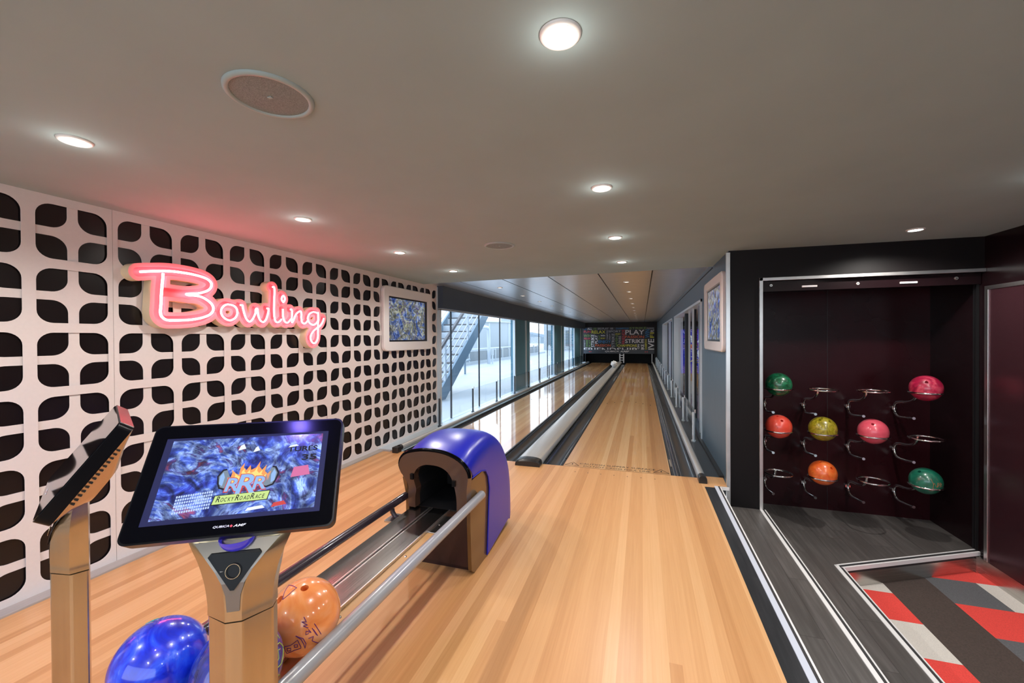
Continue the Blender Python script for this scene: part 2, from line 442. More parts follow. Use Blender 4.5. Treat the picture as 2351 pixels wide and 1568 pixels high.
# steps going down to the right
NOSE = [(0.545, 0.63)]
mb = MB()
mb.add([(0.545, -2.2, 0), (0.63, -2.2, 0), (0.63, 4.12, 0), (0.545, 4.12, 0)], [(0, 1, 2, 3)])
struct(mb.build('floor_edge', M['vinyl_dark']), 'black wood vinyl strip beside the maple approach')
mb = MB()
mb.box(0.63, 0.66, -2.2, 4.155, -0.19, 0.004, 0)
mb.box(0.66, 0.674, -2.2, 4.155, -0.19, 0.002, 1)
mb.box(0.674, 0.683, -2.2, 4.148, -0.19, 0.004, 2)
mb.box(0.683, 0.752, 4.140, 4.150, -0.025, 0.004, 2)
mb.box(0.66, 0.752, 4.150, 4.162, -0.03, 0.002, 1)
struct(mb.build('trim_1', [M['nosing_blue'], M['black_insert'], M['nosing_white']]), 'pale nosing along the edge of the approach, topmost of the three')
# first tread
mb = MB()
mb.add([(0.683, -2.2, -0.19), (1.01, -2.2, -0.19), (1.01, 4.21, -0.19), (0.683, 4.21, -0.19)], [(0, 1, 2, 3)])
struct(mb.build('floor_step_upper', M['vinyl']), 'charcoal vinyl tread between the first and second nosing')
mb = MB()
mb.box(1.01, 1.034, -2.2, 4.21, -0.36, -0.186, 0)
mb.box(1.034, 1.05, -2.2, 4.21, -0.36, -0.188, 1)
mb.box(1.05, 1.058, -2.2, 4.21, -0.36, -0.186, 2)
struct(mb.build('trim_2', [M['nosing_white'], M['black_insert'], M['nosing_white']]), 'pale nosing running to the frame of the ball niche')
# second tread and niche floor
EA, EB = (1.385, 3.69), (2.575, 4.30)
mb = MB()
mb.add([(1.058, -2.2, -0.36), (1.385, -2.2, -0.36), (1.385, 3.69, -0.36), (2.575, 4.30, -0.36), (2.575, 4.86, -0.36), (1.0, 4.86, -0.36), (1.0, 4.2, -0.36), (1.058, 4.2, -0.36)], [range(8)])
struct(mb.build('floor_step_lower', M['vinyl']), 'charcoal vinyl lower tread reaching under the ball hooks')
mb = MB()
# nosing along y
mb.box(1.385, 1.411, -2.2, 3.69, -0.52, -0.356, 0); mb.box(1.411, 1.428, -2.2, 3.675, -0.52, -0.358, 1); mb.box(1.428, 1.436, -2.2, 3.665, -0.52, -0.356, 2)
d = Vector((EB[0]-EA[0], EB[1]-EA[1], 0)).normalized(); nn = Vector((d.y, -d.x, 0))
A = Vector((EA[0], EA[1], 0)); Bv = Vector((EB[0], EB[1], 0))
def strip(o0, o1, z0, z1, mi):
    a0, a1 = A + nn*o0 + d*(o0*0.6), A + nn*o1 + d*(o1*0.6); b0, b1 = Bv + nn*o0, Bv + nn*o1
    mb.hexa([(a0.x,a0.y,z0),(a1.x,a1.y,z0),(b1.x,b1.y,z0),(b0.x,b0.y,z0),(a0.x,a0.y,z1),(a1.x,a1.y,z1),(b1.x,b1.y,z1),(b0.x,b0.y,z1)], mi)
strip(0.0, 0.012, -0.41, -0.356, 0); strip(0.012, 0.036, -0.41, -0.358, 1); strip(0.036, 0.05, -0.385, -0.356, 2)
struct(mb.build('trim_3', [M['nosing_white'], M['black_insert'], M['nosing_white']]), 'pale nosing turning the corner above the carpet')
mb = MB(); strip(0.0, 0.034, -0.525, -0.386, 0)
struct(mb.build('trim_4', M['steel']), 'brushed steel riser between the niche floor and the carpet')

# carpet: bands of coloured lozenges
mb = MB()
def quad(x0, x1, y0, y1, mi): mb.add([(x0, y0, -0.52), (x1, y0, -0.52), (x1, y1, -0.52), (x0, y1, -0.52)], [(0, 1, 2, 3)], mi)
def column(x0, x1, ytop, seq):
    y = ytop
    for h, mi in seq: quad(x0, x1, y-h, y, mi); y -= h
column(1.40, 1.755, 4.06, [(0.35, 1), (0.345, 0), (0.35, 1), (0.35, 0), (0.35, 1), (0.35, 0), (0.35, 1), (0.35, 0), (0.35, 1), (0.35, 0), (0.35, 1), (0.35, 0), (0.35, 1), (0.35, 0), (0.35, 1), (0.35, 0), (0.35, 1)])
column(1.755, 2.105, 4.36, [(6.56, 2)])
column(2.105, 2.43, 4.40, [(0.35, 0), (0.35, 3), (0.355, 0), (0.35, 3)] + [(0.35, 0), (0.35, 3)]*7)
column(2.43, 2.80, 4.40, [(0.35, 0), (0.35, 1), (0.355, 0), (0.35, 1)] + [(0.35, 0), (0.35, 1)]*7)
struct(mb.build('floor_carpet', [M['c_red'], M['c_white'], M['c_brown'], M['c_grey']]), 'red, off-white, brown and grey carpet laid in long blocks')

# ------------------------------------------------------------------ left wall with fretwork
mb = MB(); mb.box(WX-0.12, WX-0.0125, -2.2, 5.89, -0.05, 2.24)
wl = struct(mb.build('wall_left', M['dark_backing']), 'patterned wall with white fretwork over dark backing')
PW, PH = 0.3655, 0.3570
Y0, ZT = 1.337, 2.135
OWD, OHT = 0.3115, 0.3030
RC, SA, RI = 0.068, 0.0235, 0.070
frame = MB(); star = MB()
def cell_frame(ya, zb, cut=None):
    """frame cell: outer rectangle to rounded opening, with reveal"""
    y0, y1 = ya, ya + OWD; z0, z1 = zb, zb + OHT
    gx, gz = (PW-OWD)/2, (PH-OHT)/2
    seg = 7
    inner = rrect(y0, y1, z0, z1, RC, seg)
    oy0, oy1, oz0, oz1 = y0-gx, y1+gx, z0-gz, z1+gz
    if cut is not None: oy1 = cut
    corners = [(oy1, oz1), (oy0, oz1), (oy0, oz0), (oy1, oz0)]
    n = len(inner)
    V = [(WX, a, b) for a, b in inner] + [(WX, a, b) for a, b in corners] + [(WX-0.0025, a, b) for a, b in inner]
    F = []
    for q in range(4):
        base = q*(seg+1)
        for k in range(seg): F.append((n+q, base+k+1, base+k))
        nx = (q+1) % 4
        F.append((n+q, n+nx, nx*(seg+1) % n, base+seg))
    for k in range(n): F.append((k, (k+1) % n, n+4+(k+1) % n, n+4+k))
    frame.add(V, F)
def cell_star(ya, zb):
    cy, cz = ya + OWD/2, zb + OHT/2
    a, b = OWD/2 + 0.012, OHT/2 + 0.012
    pts = []
    s, r = SA, RI
    quads = [(1, 1), (-1, 1), (-1, -1), (1, -1)]
    for qi, (sx, sz) in enumerate(quads):
        arc = []
        for k in range(9):
            t = k/8*PI/2
            arc.append((s + r - r*math.cos(t), s + r - r*math.sin(t)))   # from (s, s+r) to (s+r, s)
        arc = [(p, q) for p, q in arc]
        seqn = [(s, b)] + arc + [(a, s)]
        # clamp curve to the opening proportions
        seqn = [(sx*p, sz*q) for p, q in seqn]
        if sx*sz > 0: seqn = seqn[::-1]
        pts += seqn
    X = WX - 0.0075
    n = len(pts)
    # fan from the centre keeps the concave outline
    V = [(X, cy+p, cz+q) for p, q in pts] + [(X, cy, cz)] + [(X-0.0022, cy+p, cz+q) for p, q in pts]
    F = [(k, (k+1) % n, n) for k in range(n)] + [((k+1) % n, k, n+1+k, n+1+(k+1) % n) for k in range(n)]
    star.add(V, F)
for c in range(-9, 12):
    for r_ in range(6):
        ya = Y0 + c*PW; zb = ZT - OHT - r_*PH
        cell_frame(ya, zb); cell_star(ya, zb)
# last, cut column
ycut = 5.885
for r_ in range(6):
    ya = Y0 + 12*PW; zb = ZT - OHT - r_*PH
    y1 = ycut; gz = (PH-OHT)/2; gx = (PW-OWD)/2
    seg = 7; pts = []
    for cx_, cz_, a0 in ((ya+RC, zb+OHT-RC, 90), (ya+RC, zb+RC, 180)):
        for k in range(seg+1):
            t = math.radians(a0 + 90*k/seg); pts.append((cx_+RC*math.cos(t), cz_+RC*math.sin(t)))
    poly = [(y1, zb+OHT)] + pts + [(y1, zb)]
    out = [(y1, zb+OHT+gz), (ya-gx, zb+OHT+gz), (ya-gx, zb-gz), (y1, zb-gz)]
    V = [(WX, a, b) for a, b in poly] + [(WX, a, b) for a, b in out]; n = len(poly)
    F = [(n, n+1, 1, 0)] + [(n+1, k+1, k) for k in range(1, seg+1)] + [(n+1, n+2, seg+2, seg+1)] + [(n+2, k+1, k) for k in range(seg+2, 2*seg+2)] + [(n+2, n+3, n-1, n-2)]
    frame.add(V, F)
    cz = zb + OHT/2; cy = ya + OWD/2; X = WX-0.009
    star.add([(X, ya-0.01, cz-SA), (X, y1, cz-SA), (X, y1, cz+SA), (X, ya-0.01, cz+SA)], [(0, 1, 2, 3)])
    k8 = [(-SA-RI+RI*math.cos(t*PI/16)*0 , 0) for t in range(1)]
    arcT = [(cy-(SA+RI-RI*math.cos(t*PI/16)), cz+(SA+RI-RI*math.sin(t*PI/16))) for t in range(9)]
    top = [(y1, cz+OHT/2+0.012), (cy-SA, cz+OHT/2+0.012)] + arcT + [(y1, cz+SA)]
    bot = [(p, 2*cz-q) for p, q in top]
    star.add([(X, p, q) for p, q in top], [range(len(top))]); star.add([(X, p, q) for p, q in bot], [tuple(reversed(range(len(bot))))])
# border strips above and below the pattern
zt = ZT + (PH-OHT)/2; zb = ZT - OHT - 5*PH - (PH-OHT)/2
frame.box(WX-0.02, WX, -2.2, ycut, zt, 2.235); frame.box(WX-0.02, WX, -2.2, ycut, -0.02, zb)
frame.box(WX-0.02, WX, -2.2, Y0-9*PW-(PW-OWD)/2, zb, zt)
fo = frame.build('fret_panel', M['white_panel'], wl)
so = star.build('star_insert', M['white_panel'], wl)
seam = MB()
for ys in (1.675, 1.675-8*PW, 1.675+8*PW): seam.box(WX-0.001, WX+0.0006, ys-0.0005, ys+0.0005, 0, 2.19)
seam.build('panel_joint', M['inlay_grey'], wl)
mb = MB(); mb.box(WX-0.02, WX+0.012, 5.885, 5.905, 0.0, 2.2)
struct(mb.build('trim_5', M['win_frame']), 'pale edge trim where the patterned wall meets the window')

# ------------------------------------------------------------------ ceilings
def cz(x, y): return 2.168 - 0.006*(x+0.5) + 0.003*(y-2)
E1, E2 = (-3.14, 5.47), (0.80, 5.10)
mb = MB()
def cp(x, y): return (x, y, cz(x, y))
mb.add([cp(-3.2, -2.3), cp(2.62, -2.3), cp(2.62, 4.22), cp(0.80, 4.22), cp(0.80, 5.10), cp(-3.2, 5.476)], [range(5, -1, -1)])
a, b = cp(-3.2, 5.476), cp(0.80, 5.10)
mb.add([a, b, (0.8, 5.10, TZ+0.05), (-3.2, 5.476, TZ+0.05)], [(0, 1, 2, 3)])
struct(mb.build('ceiling', M['ceiling']), 'plain grey plaster ceiling with recessed downlights')
mb = MB()
xs = [-3.14, -1.895, -1.222, -0.548, 0.127, 0.79]
xs = [-3.14, -2.57] + xs[1:]
for i in range(len(xs)-1):
    mb.box(xs[i]+0.008, xs[i+1]-0.008, 5.0, LEND+0.2, TZ, TZ+0.03)
mb.box(-3.2, 0.85, 5.0, LEND+0.2, TZ+0.028, TZ+0.06, 1)
struct(mb.build('ceiling_lane', [M['tunnel_panel'], M['black_matte']]), 'brushed metal panel ceiling over the lanes')

# downlights
def make_downlight():
    t = thing('downlight', 'x', 'ceiling light')
    mb = MB(); mb.lathe([(0.040, 0.0), (0.0405, -0.006), (0.044, -0.009), (0.050, -0.008), (0.054, -0.004), (0.0545, 0.0)], 36)
    mb.build('trim_ring', M['lamp_rim'], t)
    mb = MB(); mb.lathe([(0.0001, -0.003), (0.018, -0.003), (0.033, -0.004), (0.040, -0.006)], 36)
    mb.build('lamp', M['lamp'], t)
    return t
LAMPS = [(-0.2, 1.06, 'round downlight nearest the camera, above the ball return'), (-2.155, 1.04, 'round downlight above the left console screen'),
         (-0.2, 2.21, 'round downlight in the middle of the ceiling, second of its row'), (-2.15, 2.19, 'round downlight in the red glow above the neon sign'),
         (-0.2, 3.35, 'round downlight third along the row above the near lane'), (-2.15, 3.33, 'round downlight in the row by the patterned wall, above the television'),
         (-0.2, 4.47, 'round downlight just before the foul line of the near lane'), (-2.15, 4.47, 'round downlight just before the foul line of the window lane'),
         (1.92, 3.78, 'round downlight in front of the black ball niche')]
dl0 = make_downlight()
def spot(x, y, z, e, col=(1.0, 0.95, 0.89), size=160, blend=0.6, glow=True, soft=0.03):
    li = bpy.data.lights.new('downlight_beam', 'SPOT'); li.energy = e; li.color = col; li.shadow_soft_size = soft; li.spot_size = math.radians(size); li.spot_blend = blend
    o = link(bpy.data.objects.new('downlight_beam', li)); o.location = (x, y, z)
    if not glow: return o
    gl = bpy.data.lights.new('downlight_glow', 'POINT'); gl.energy = e*0.012; gl.color = col; gl.shadow_soft_size = 0.02
    g = link(bpy.data.objects.new('downlight_glow', gl)); g.location = (x, y, z-0.05); return o
for i, (x, y, lab) in enumerate(LAMPS):
    t = dl0 if i == 0 else copy_tree(dl0)
    t.location = (x, y, cz(x, y)); t['label'] = lab; t['group'] = 'downlights in the grey ceiling'
LAMP_E = 28
for (x, y, lab) in LAMPS: spot(x, y, cz(x, y)-0.02, LAMP_E*(1.7 if x > 1 else 1), glow=x < 1)
for x in (-0.2, -2.15):
    for y in (-0.1, -1.25): spot(x, y, cz(x, y)-0.02, LAMP_E)
for y in (2.63, 1.48, 0.33, -0.82): spot(1.92, y, cz(1.92, y)-0.02, LAMP_E)  # unseen lamps added to brighten the carpet and steps
for x, y, lab in ((-0.73, 0.10, 'blue coloured spotlight over the ball rack, beside the near row of downlights'), (-2.68, 0.13, 'blue coloured spotlight near the patterned wall')):
    t = copy_tree(dl0); t.location = (x, y, cz(x, y)); t['label'] = lab; t['group'] = 'blue spotlights behind the viewpoint'
    for ch in t.children:
        if ch.name.startswith('lamp'): ch.data = ch.data.copy(); ch.data.materials[0] = M['lamp_blue']
    spot(x, y, cz(x, y)-0.02, 22, (0.22, 0.16, 1.0), 120, glow=False)
# small lights over the lanes
def make_small():
    t = thing('lane_downlight', 'x', 'ceiling light')
    mb = MB(); mb.lathe([(0.034, 0.0), (0.036, -0.008), (0.046, -0.006), (0.047, 0.0)], 24); mb.build('trim_ring', M['lamp_rim'], t)
    mb = MB(); mb.lathe([(0.0001, -0.003), (0.034, -0.004)], 24); mb.build('lamp', M['lamp_small'], t)
    return t
sm0 = make_small(); first = True
ORD = ['first', 'second', 'third', 'fourth', 'fifth', 'sixth', 'seventh', 'eighth', 'ninth', 'tenth', 'eleventh', 'twelfth']
for side, x in (('over the near lane', -0.22), ('over the window lane', -2.24)):
    for k in range(12):
        y = 6.42 + 1.37*k
        t = sm0 if first else copy_tree(sm0); first = False
        t.location = (x, y, TZ)
        t['label'] = 'small round light %s, %s from the grey ceiling edge' % (side, ORD[k]); t['group'] = 'small lights in the metal ceiling'
        if x > -1:
            spot(x, y, TZ-0.03, 32, (1.0, 0.85, 0.66), 130, glow=False, soft=0.09)
        elif k % 2 == 0: spot(x, y, TZ-0.03, 32, (1.0, 0.88, 0.72), 130, glow=False, soft=0.09)
# ceiling speakers
sp0 = thing('ceiling_speaker', 'round grey ceiling speaker nearest the viewpoint, above the consoles', 'speaker', (-1.15, 1.04, cz(-1.15, 1.04)), group='ceiling speakers')
mb = MB(); mb.lathe([(0.112, -0.004), (0.115, -0.010), (0.124, -0.010), (0.130, -0.006), (0.131, 0.0)], 48); mb.build('rim', M['speaker_rim'], sp0)
mb = MB(); mb.lathe([(0.0001, -0.0062), (0.06, -0.006), (0.1125, -0.005)], 48); mb.build('grille', M['speaker_mesh'], sp0)
mb = MB(); mb.box(-0.008, 0.008, -0.005, 0.005, -0.009, -0.006); mb.build('badge', M['speaker_rim'], sp0, bevel=0.001)
sp1 = copy_tree(sp0); sp1.location = (-1.168, 3.34, cz(-1.168, 3.34)); sp1['label'] = 'round grey ceiling speaker nearer the lanes, far from the neon sign'

# ------------------------------------------------------------------ neon sign
SIGN = dict(
B=[(1.769,1.81),(1.81,1.819),(1.853,1.827),(1.904,1.836),(1.961,1.842),(2.021,1.843),(2.084,1.841),(2.149,1.833),(2.193,1.82),(2.217,1.801),(2.222,1.779),(2.211,1.753),(2.182,1.731),(2.131,1.711),(2.082,1.703),(2.054,1.699),(2.046,1.695),(2.063,1.691),(2.101,1.692),(2.147,1.687),(2.191,1.666),(2.222,1.64),(2.234,1.609),(2.225,1.58),(2.197,1.556),(2.146,1.535),(2.08,1.52),(2.018,1.513),(1.958,1.51),(1.923,1.51),(1.9,1.521),(1.886,1.539),(1.882,1.566),(1.886,1.613),(1.889,1.676),(1.894,1.739),(1.899,1.79),(1.901,1.82)],
o=[(2.355,1.648),(2.391,1.642),(2.415,1.623),(2.423,1.593),(2.417,1.565),(2.397,1.541),(2.363,1.526),(2.33,1.534),(2.304,1.555),(2.292,1.581),(2.295,1.608),(2.312,1.632),(2.333,1.645)],
w=[(2.448,1.651),(2.466,1.65),(2.47,1.631),(2.478,1.599),(2.49,1.562),(2.505,1.536),(2.526,1.522),(2.548,1.535),(2.567,1.563),(2.581,1.595),(2.584,1.625),(2.593,1.633),(2.601,1.626),(2.603,1.599),(2.608,1.572),(2.621,1.543),(2.638,1.527),(2.658,1.524),(2.678,1.543),(2.693,1.576),(2.703,1.61),(2.706,1.638),(2.69,1.64)],
l=[(2.747,1.828),(2.764,1.828),(2.767,1.786),(2.763,1.709),(2.76,1.632),(2.763,1.575),(2.772,1.54),(2.79,1.526),(2.813,1.532),(2.837,1.555)],
i=[(2.852,1.646),(2.852,1.614),(2.854,1.575),(2.868,1.54),(2.894,1.525),(2.918,1.538),(2.936,1.559)],
dot=[(2.858,1.763),(2.872,1.752),(2.874,1.731),(2.858,1.707),(2.842,1.727),(2.845,1.751)],
n=[(2.934,1.647),(2.949,1.644),(2.951,1.604),(2.948,1.564),(2.95,1.531),(2.968,1.552),(2.983,1.585),(3.009,1.619),(3.046,1.638),(3.059,1.618),(3.058,1.577),(3.065,1.54),(3.089,1.524),(3.113,1.533),(3.13,1.55)],
g=[(3.266,1.63),(3.231,1.639),(3.197,1.639),(3.153,1.615),(3.136,1.576),(3.152,1.538),(3.196,1.516),(3.236,1.528),(3.262,1.555)],
g2=[(3.266,1.643),(3.268,1.578),(3.264,1.512),(3.263,1.446),(3.26,1.39),(3.239,1.351),(3.205,1.338),(3.174,1.364),(3.169,1.403),(3.195,1.446),(3.241,1.481),(3.288,1.508),(3.324,1.545),(3.342,1.585)])
sx0, sz0 = 2.5, 1.6
sign = thing('neon_sign', 'glowing red and pink neon sign reading Bowling on the patterned wall', 'sign', (WX, sx0, sz0))
paths = {k: [(p.x, p.y) for p in catmull([(a, b, 0) for a, b in v], 5, closed=k in ('o', 'dot'))] for k, v in SIGN.items()}
TUBE_X = 0.086
for k, lab in (('B', 'B'), ('o', 'o'), ('w', 'w'), ('l', 'l'), ('i', 'i'), ('dot', 'i dot'), ('n', 'n'), ('g', 'g bowl'), ('g2', 'g tail')):
    mb = MB()
    mb.tube([(TUBE_X, a-sx0, b-sz0) for a, b in paths[k]], 0.0062 if k != 'B' else 0.0075, 10, closed=k in ('o', 'dot'))
    mb.build('neon_tube', M['neon'], sign)
# channel body from a distance field
def dist_field(ks, gy, gz):
    D = np.full(gy.shape, 9.0)
    for k in ks:
        P = np.array(paths[k] + ([paths[k][0]] if k in ('o', 'dot') else []))
        for a, b in zip(P[:-1], P[1:]):
            ab = b - a; L2_ = max(1e-12, float(ab @ ab))
            t = np.clip(((gy-a[0])*ab[0] + (gz-a[1])*ab[1])/L2_, 0, 1)
            D = np.minimum(D, np.hypot(gy-a[0]-t*ab[0], gz-a[1]-t*ab[1]))
    return D
G = 0.006
ya = np.arange(1.66, 3.44, G); za = np.arange(1.25, 1.93, G)
gy, gz = np.meshgrid(ya, za, indexing='ij')
paths['bar'] = [(1.89, 1.700), (2.05, 1.696)]
dB = dist_field(['B', 'bar'], gy, gz); dR = dist_field(['o', 'w', 'l', 'i', 'n', 'g', 'g2', 'dot'], gy, gz)
outer = np.minimum(dB-0.055, dR-0.047); inner = np.minimum(dB-0.030, dR-0.026)
def region(F1, F2, X, mbx, mi):
    """fill where F1<0 and F2>0 (F2 may be None), marching squares"""
    Fv = F1 if F2 is None else np.maximum(F1, -F2)
    nI, nJ = Fv.shape
    idx = {}
    V = []; Fc = []; edges = []
    def vert(key, p):
        if key not in idx: idx[key] = len(V); V.append(p)
        return idx[key]
    cand = np.argwhere((np.minimum.reduce([Fv[:-1, :-1], Fv[1:, :-1], Fv[1:, 1:], Fv[:-1, 1:]]) < 0))
    for i_, j_ in cand:
        cs = [(i_, j_), (i_+1, j_), (i_+1, j_+1), (i_, j_+1)]
        poly = []; cr = []
        for q in range(4):
            A_, B_ = cs[q], cs[(q+1) % 4]; fa, fb = Fv[A_], Fv[B_]
            if fa < 0: poly.append(vert(('g',) + tuple(map(int, A_)), (ya[A_[0]], za[A_[1]])))
            if (fa < 0) != (fb < 0):
                t = fa/(fa-fb); key = ('e',) + tuple(sorted([tuple(map(int, A_)), tuple(map(int, B_))]))
                vi = vert(key, (ya[A_[0]] + t*(ya[B_[0]]-ya[A_[0]]), za[A_[1]] + t*(za[B_[1]]-za[A_[1]])))
                poly.append(vi); cr.append((vi, fa < 0))
        if len(poly) >= 3: Fc.append(poly)
        if len(cr) == 2:
            a_, b_ = cr
            edges.append((a_[0], b_[0]) if a_[1] else (b_[0], a_[0]))
    mbx.add([(X, p-sx0, q-sz0) for p, q in V], Fc, mi)
    return V, edges
def walls(V, edges, X0, X1, mbx, mi):
    n = len(V)
    mbx.add([(X0, p-sx0, q-sz0) for p, q in V] + [(X1, p-sx0, q-sz0) for p, q in V], [(a_, b_, n+b_, n+a_) for a_, b_ in edges], mi, True)
FR, FL = 0.072, 0.030
mb = MB(); Vo, Eo = region(outer, inner, FR, mb, 0)
# walls of outer contour only / inner contour only
Vq, Eq = region(outer, None, FL, MB(), 0)
Vi, Ei = region(inner, None, FL, MB(), 0)
walls(Vi, Ei, FL, FR, mb, 0)
mb.build('rim_face', M['pink_rim'], sign)
mb = MB(); region(inner, None, FL, mb, 0); mb.build('channel_floor', M['pink_floor'], sign)
mb = MB(); walls(Vq, Eq, 0.0, FR, mb, 0); mb.build('letter_return', M['cream'], sign)

# ------------------------------------------------------------------ televisions on the walls
def television(name, label, X, y0, y1, z0, z1, sy0, sy1, s0, s1, depth, side):
    """framed screen flat on a wall; side=+1 faces +x"""
    t = thing(name, label, 'television', (X, (y0+y1)/2, (z0+z1)/2), group='white framed wall televisions')
    oy, oz = (y0+y1)/2, (z0+z1)/2
    seg = 6
    R1 = rrect(y0-oy, y1-oy, z0-oz, z1-oz, 0.075, seg); R2 = rrect(sy0-oy, sy1-oy, s0-oz, s1-oz, 0.004, seg)
    n = len(R1); mb = MB(); X1 = side*depth
    e = 0.010
    R1b = rrect(y0-oy+e, y1-oy-e, z0-oz+e, z1-oz-e, 0.065, seg)
    V = [(0, a, b) for a, b in R1] + [(X1-side*e, a, b) for a, b in R1] + [(X1, a, b) for a, b in R1b] + [(X1, a, b) for a, b in R2] + [(X1-side*0.022, a, b) for a, b in R2]
    F = []
    for q in range(4):
        for k in range(n): F.append((q*n+k, q*n+(k+1) % n, (q+1)*n+(k+1) % n, (q+1)*n+k))
    mb.add(V, F, 0)
    mb.build('frame', M['tv_white'], t, autosmooth=True)
    mb = MB(); xb = X1-side*0.022
    mb.box(min(xb, xb-side*0.011), max(xb, xb-side*0.011), sy0-oy-0.01, sy1-oy+0.01, s0-oz-0.01, s1-oz+0.01)
    mb.build('bezel', M['black_plastic'], t)
    mb = MB(); xf = xb + side*0.002; m_ = 0.02
    mb.add([(xf, sy0-oy+m_*0.6, s0-oz+m_), (xf, sy1-oy-0.075, s0-oz+m_), (xf, sy1-oy-0.075, s1-oz-m_), (xf, sy0-oy+m_*0.6, s1-oz-m_)], [(0, 1, 2, 3) if side > 0 else (3, 2, 1, 0)])
    mb.build('screen', M['tv_screen'], t)
    return t
television('wall_television', 'white framed television on the patterned wall, right of the neon sign', WX, 4.41, 5.645, 1.219, 2.057, 4.515, 5.52, 1.339, 1.928, 0.045, 1)
television('wall_television', 'white framed television on the slate wall, left of the black niche', RX, 4.33, 5.51, 1.229, 2.015, 4.43, 5.39, 1.33, 1.915, 0.036, -1)

# ------------------------------------------------------------------ touch screen consoles
def console(label, loc, yaw, tilt, dark, logo):
    """origin on the floor under the bottom centre of the slab; local +x viewer's right, -y towards the viewer"""
    t = thing('scoring_console', label, 'scoring console', loc, (0, 0, yaw), 'touch screen consoles')
    # post with chamfered front
    hw = 0.064
    sec = [(-hw, 0.10), (-hw, 0.075), (-0.018, 0.012), (0.018, 0.012), (hw, 0.075), (hw, 0.10)]
    sec = [(-hw, 0.085), (-hw, 0.052), (-0.016, 0.014), (0.016, 0.014), (hw, 0.052), (hw, 0.085)]
    mb = MB(); mb.prism(sec, lambda u, w, d: (u, w, d), 0.0, 0.775); mb.build('post', M['bronze'], t, bevel=0.004)
    mb = MB(); mb.box(-0.11, 0.11, -0.05, 0.16, 0, 0.012); mb.build('base_plate', M['bronze'], t, bevel=0.004)
    # neck: flares upwards to the slab
    prof = [(0.778, hw, 0.0), (0.787, hw, 0.0), (0.80, hw, 0.0), (0.83, hw+0.003, 0.0), (0.86, hw+0.009, 0.002), (0.885, hw+0.019, 0.005), (0.905, hw+0.031, 0.011), (0.925, hw+0.042, 0.020), (0.942, hw+0.050, 0.030)]
    prof = [tuple(p) for p in catmull(prof, 4)]
    mb = MB(); rings = []
    for z, h, back in prof:
        k = h/hw
        zb_ = z + max(0.0, z-0.86)*0.95
        rings.append([(-h, 0.085, zb_), (-h, 0.050+back*0.4, z+(zb_-z)*0.4), (-0.016 - (h-hw)*0.8, 0.014+back, z), (0.016 + (h-hw)*0.8, 0.014+back, z), (h, 0.050+back*0.4, z+(zb_-z)*0.4), (h, 0.085, zb_)])
    n = 6; V = [p for r in rings for p in r]; F = []
    for i in range(len(rings)-1):
        for k in range(n): F.append((i*n+k, i*n+(k+1) % n, (i+1)*n+(k+1) % n, (i+1)*n+k))
    F.append(tuple(range(n-1, -1, -1))); F.append(tuple((len(rings)-1)*n+k for k in range(n)))
    mb.add(V, F); mb.build('neck', M['bronze'], t, autosmooth=True)
    # speaker set in the neck front
    y0, y1 = 0.014 + 0.006*0.9, 0.014 + 0.05*0.9
    def nk(u, z, d):
        f = max(0.0, (z-0.845)/(0.925-0.845)); return (u, 0.0135 + f*f*(0.034-0.0135) - d, z)
    inl = [(0.084, 0.940), (0.058, 0.912), (0.036, 0.885), (0.022, 0.860), (0.0145, 0.835), (0.012, 0.800)]
    inl = [(-u, z) for u, z in inl] + inl[::-1]
    mi_ = MB(); k_ = len(inl)//2
    V_ = [nk(u, z, 0.0008) for u, z in inl]
    mi_.add(V_, [(i, i+1, 2*k_-2-i, 2*k_-1-i) for i in range(k_-1)]); mi_.build('neck_inlay', M['inlay_grey'], t)
    mb = MB()
    tri = [(-0.041, 0.908), (-0.037, 0.913), (0.037, 0.913), (0.041, 0.908), (0.003, 0.852), (-0.003, 0.852)]
    tri = [(u*1.25, 0.875+(z-0.875)*1.2) for u, z in tri]
    mb.prism(tri, nk, 0.0012, 0.005); sp = mb.build('speaker', M['housing_black'], t, bevel=0.001)
    mb = MB(); mb.tube([nk(0.014*math.cos(a*PI/12), 0.885+0.014*math.sin(a*PI/12), 0.0055) for a in range(24)], 0.0008, 6, closed=True)
    mb.build('speaker_ring', M['bronze'], sp)
    # slab: frame of axes
    sl = Matrix.Rotation(tilt - PI/2, 4, 'X')   # rotates the upright slab backwards
    W_, H_, T_ = 0.402, 0.252, 0.030
    def P(x, z, y):   # x across, z up the slab, y depth behind the glass
        v = Matrix.Rotation(-(PI/2 - tilt), 3, 'X') @ Vector((x, y, z)); return (v.x, v.y, v.z + loc_z)
    loc_z = 0.967
    out_ = rrect(-W_/2, W_/2, 0, H_, 0.016, 5)
    mb = MB(); mb.prism(out_, lambda u, w, dd: P(u, w, dd), 0.0, T_, 0, 0, True)
    hs = mb.build('housing', M['housing_black'], t, bevel=0.003)
    mb = MB(); mb.prism(rrect(-W_/2+0.004, W_/2-0.004, 0.004, H_-0.004, 0.014, 5), lambda u, w, dd: P(u, w, dd), -0.0022, -0.0002)
    mb.build('front_glass', M['screen_mirror'] if dark else M['black_glass'], t)
    # back shell, champagne, thicker in the middle
    mb = MB(); A_ = rrect(-W_/2+0.002, W_/2-0.002, 0.002, H_-0.002, 0.016, 5); B_ = rrect(-W_/2+0.03, W_/2-0.03, 0.03, H_-0.05, 0.02, 5); C_ = rrect(-0.11, 0.11, 0.045, 0.14, 0.03, 5)
    n = len(A_); V = [P(u, w, T_+0.0005) for u, w in A_] + [P(u, w, T_+0.016) for u, w in B_] + [P(u, w, T_+0.045) for u, w in C_]
    F = [(q*n+k, q*n+(k+1) % n, (q+1)*n+(k+1) % n, (q+1)*n+k) for q in range(2) for k in range(n)] + [tuple(2*n+k for k in range(n))]
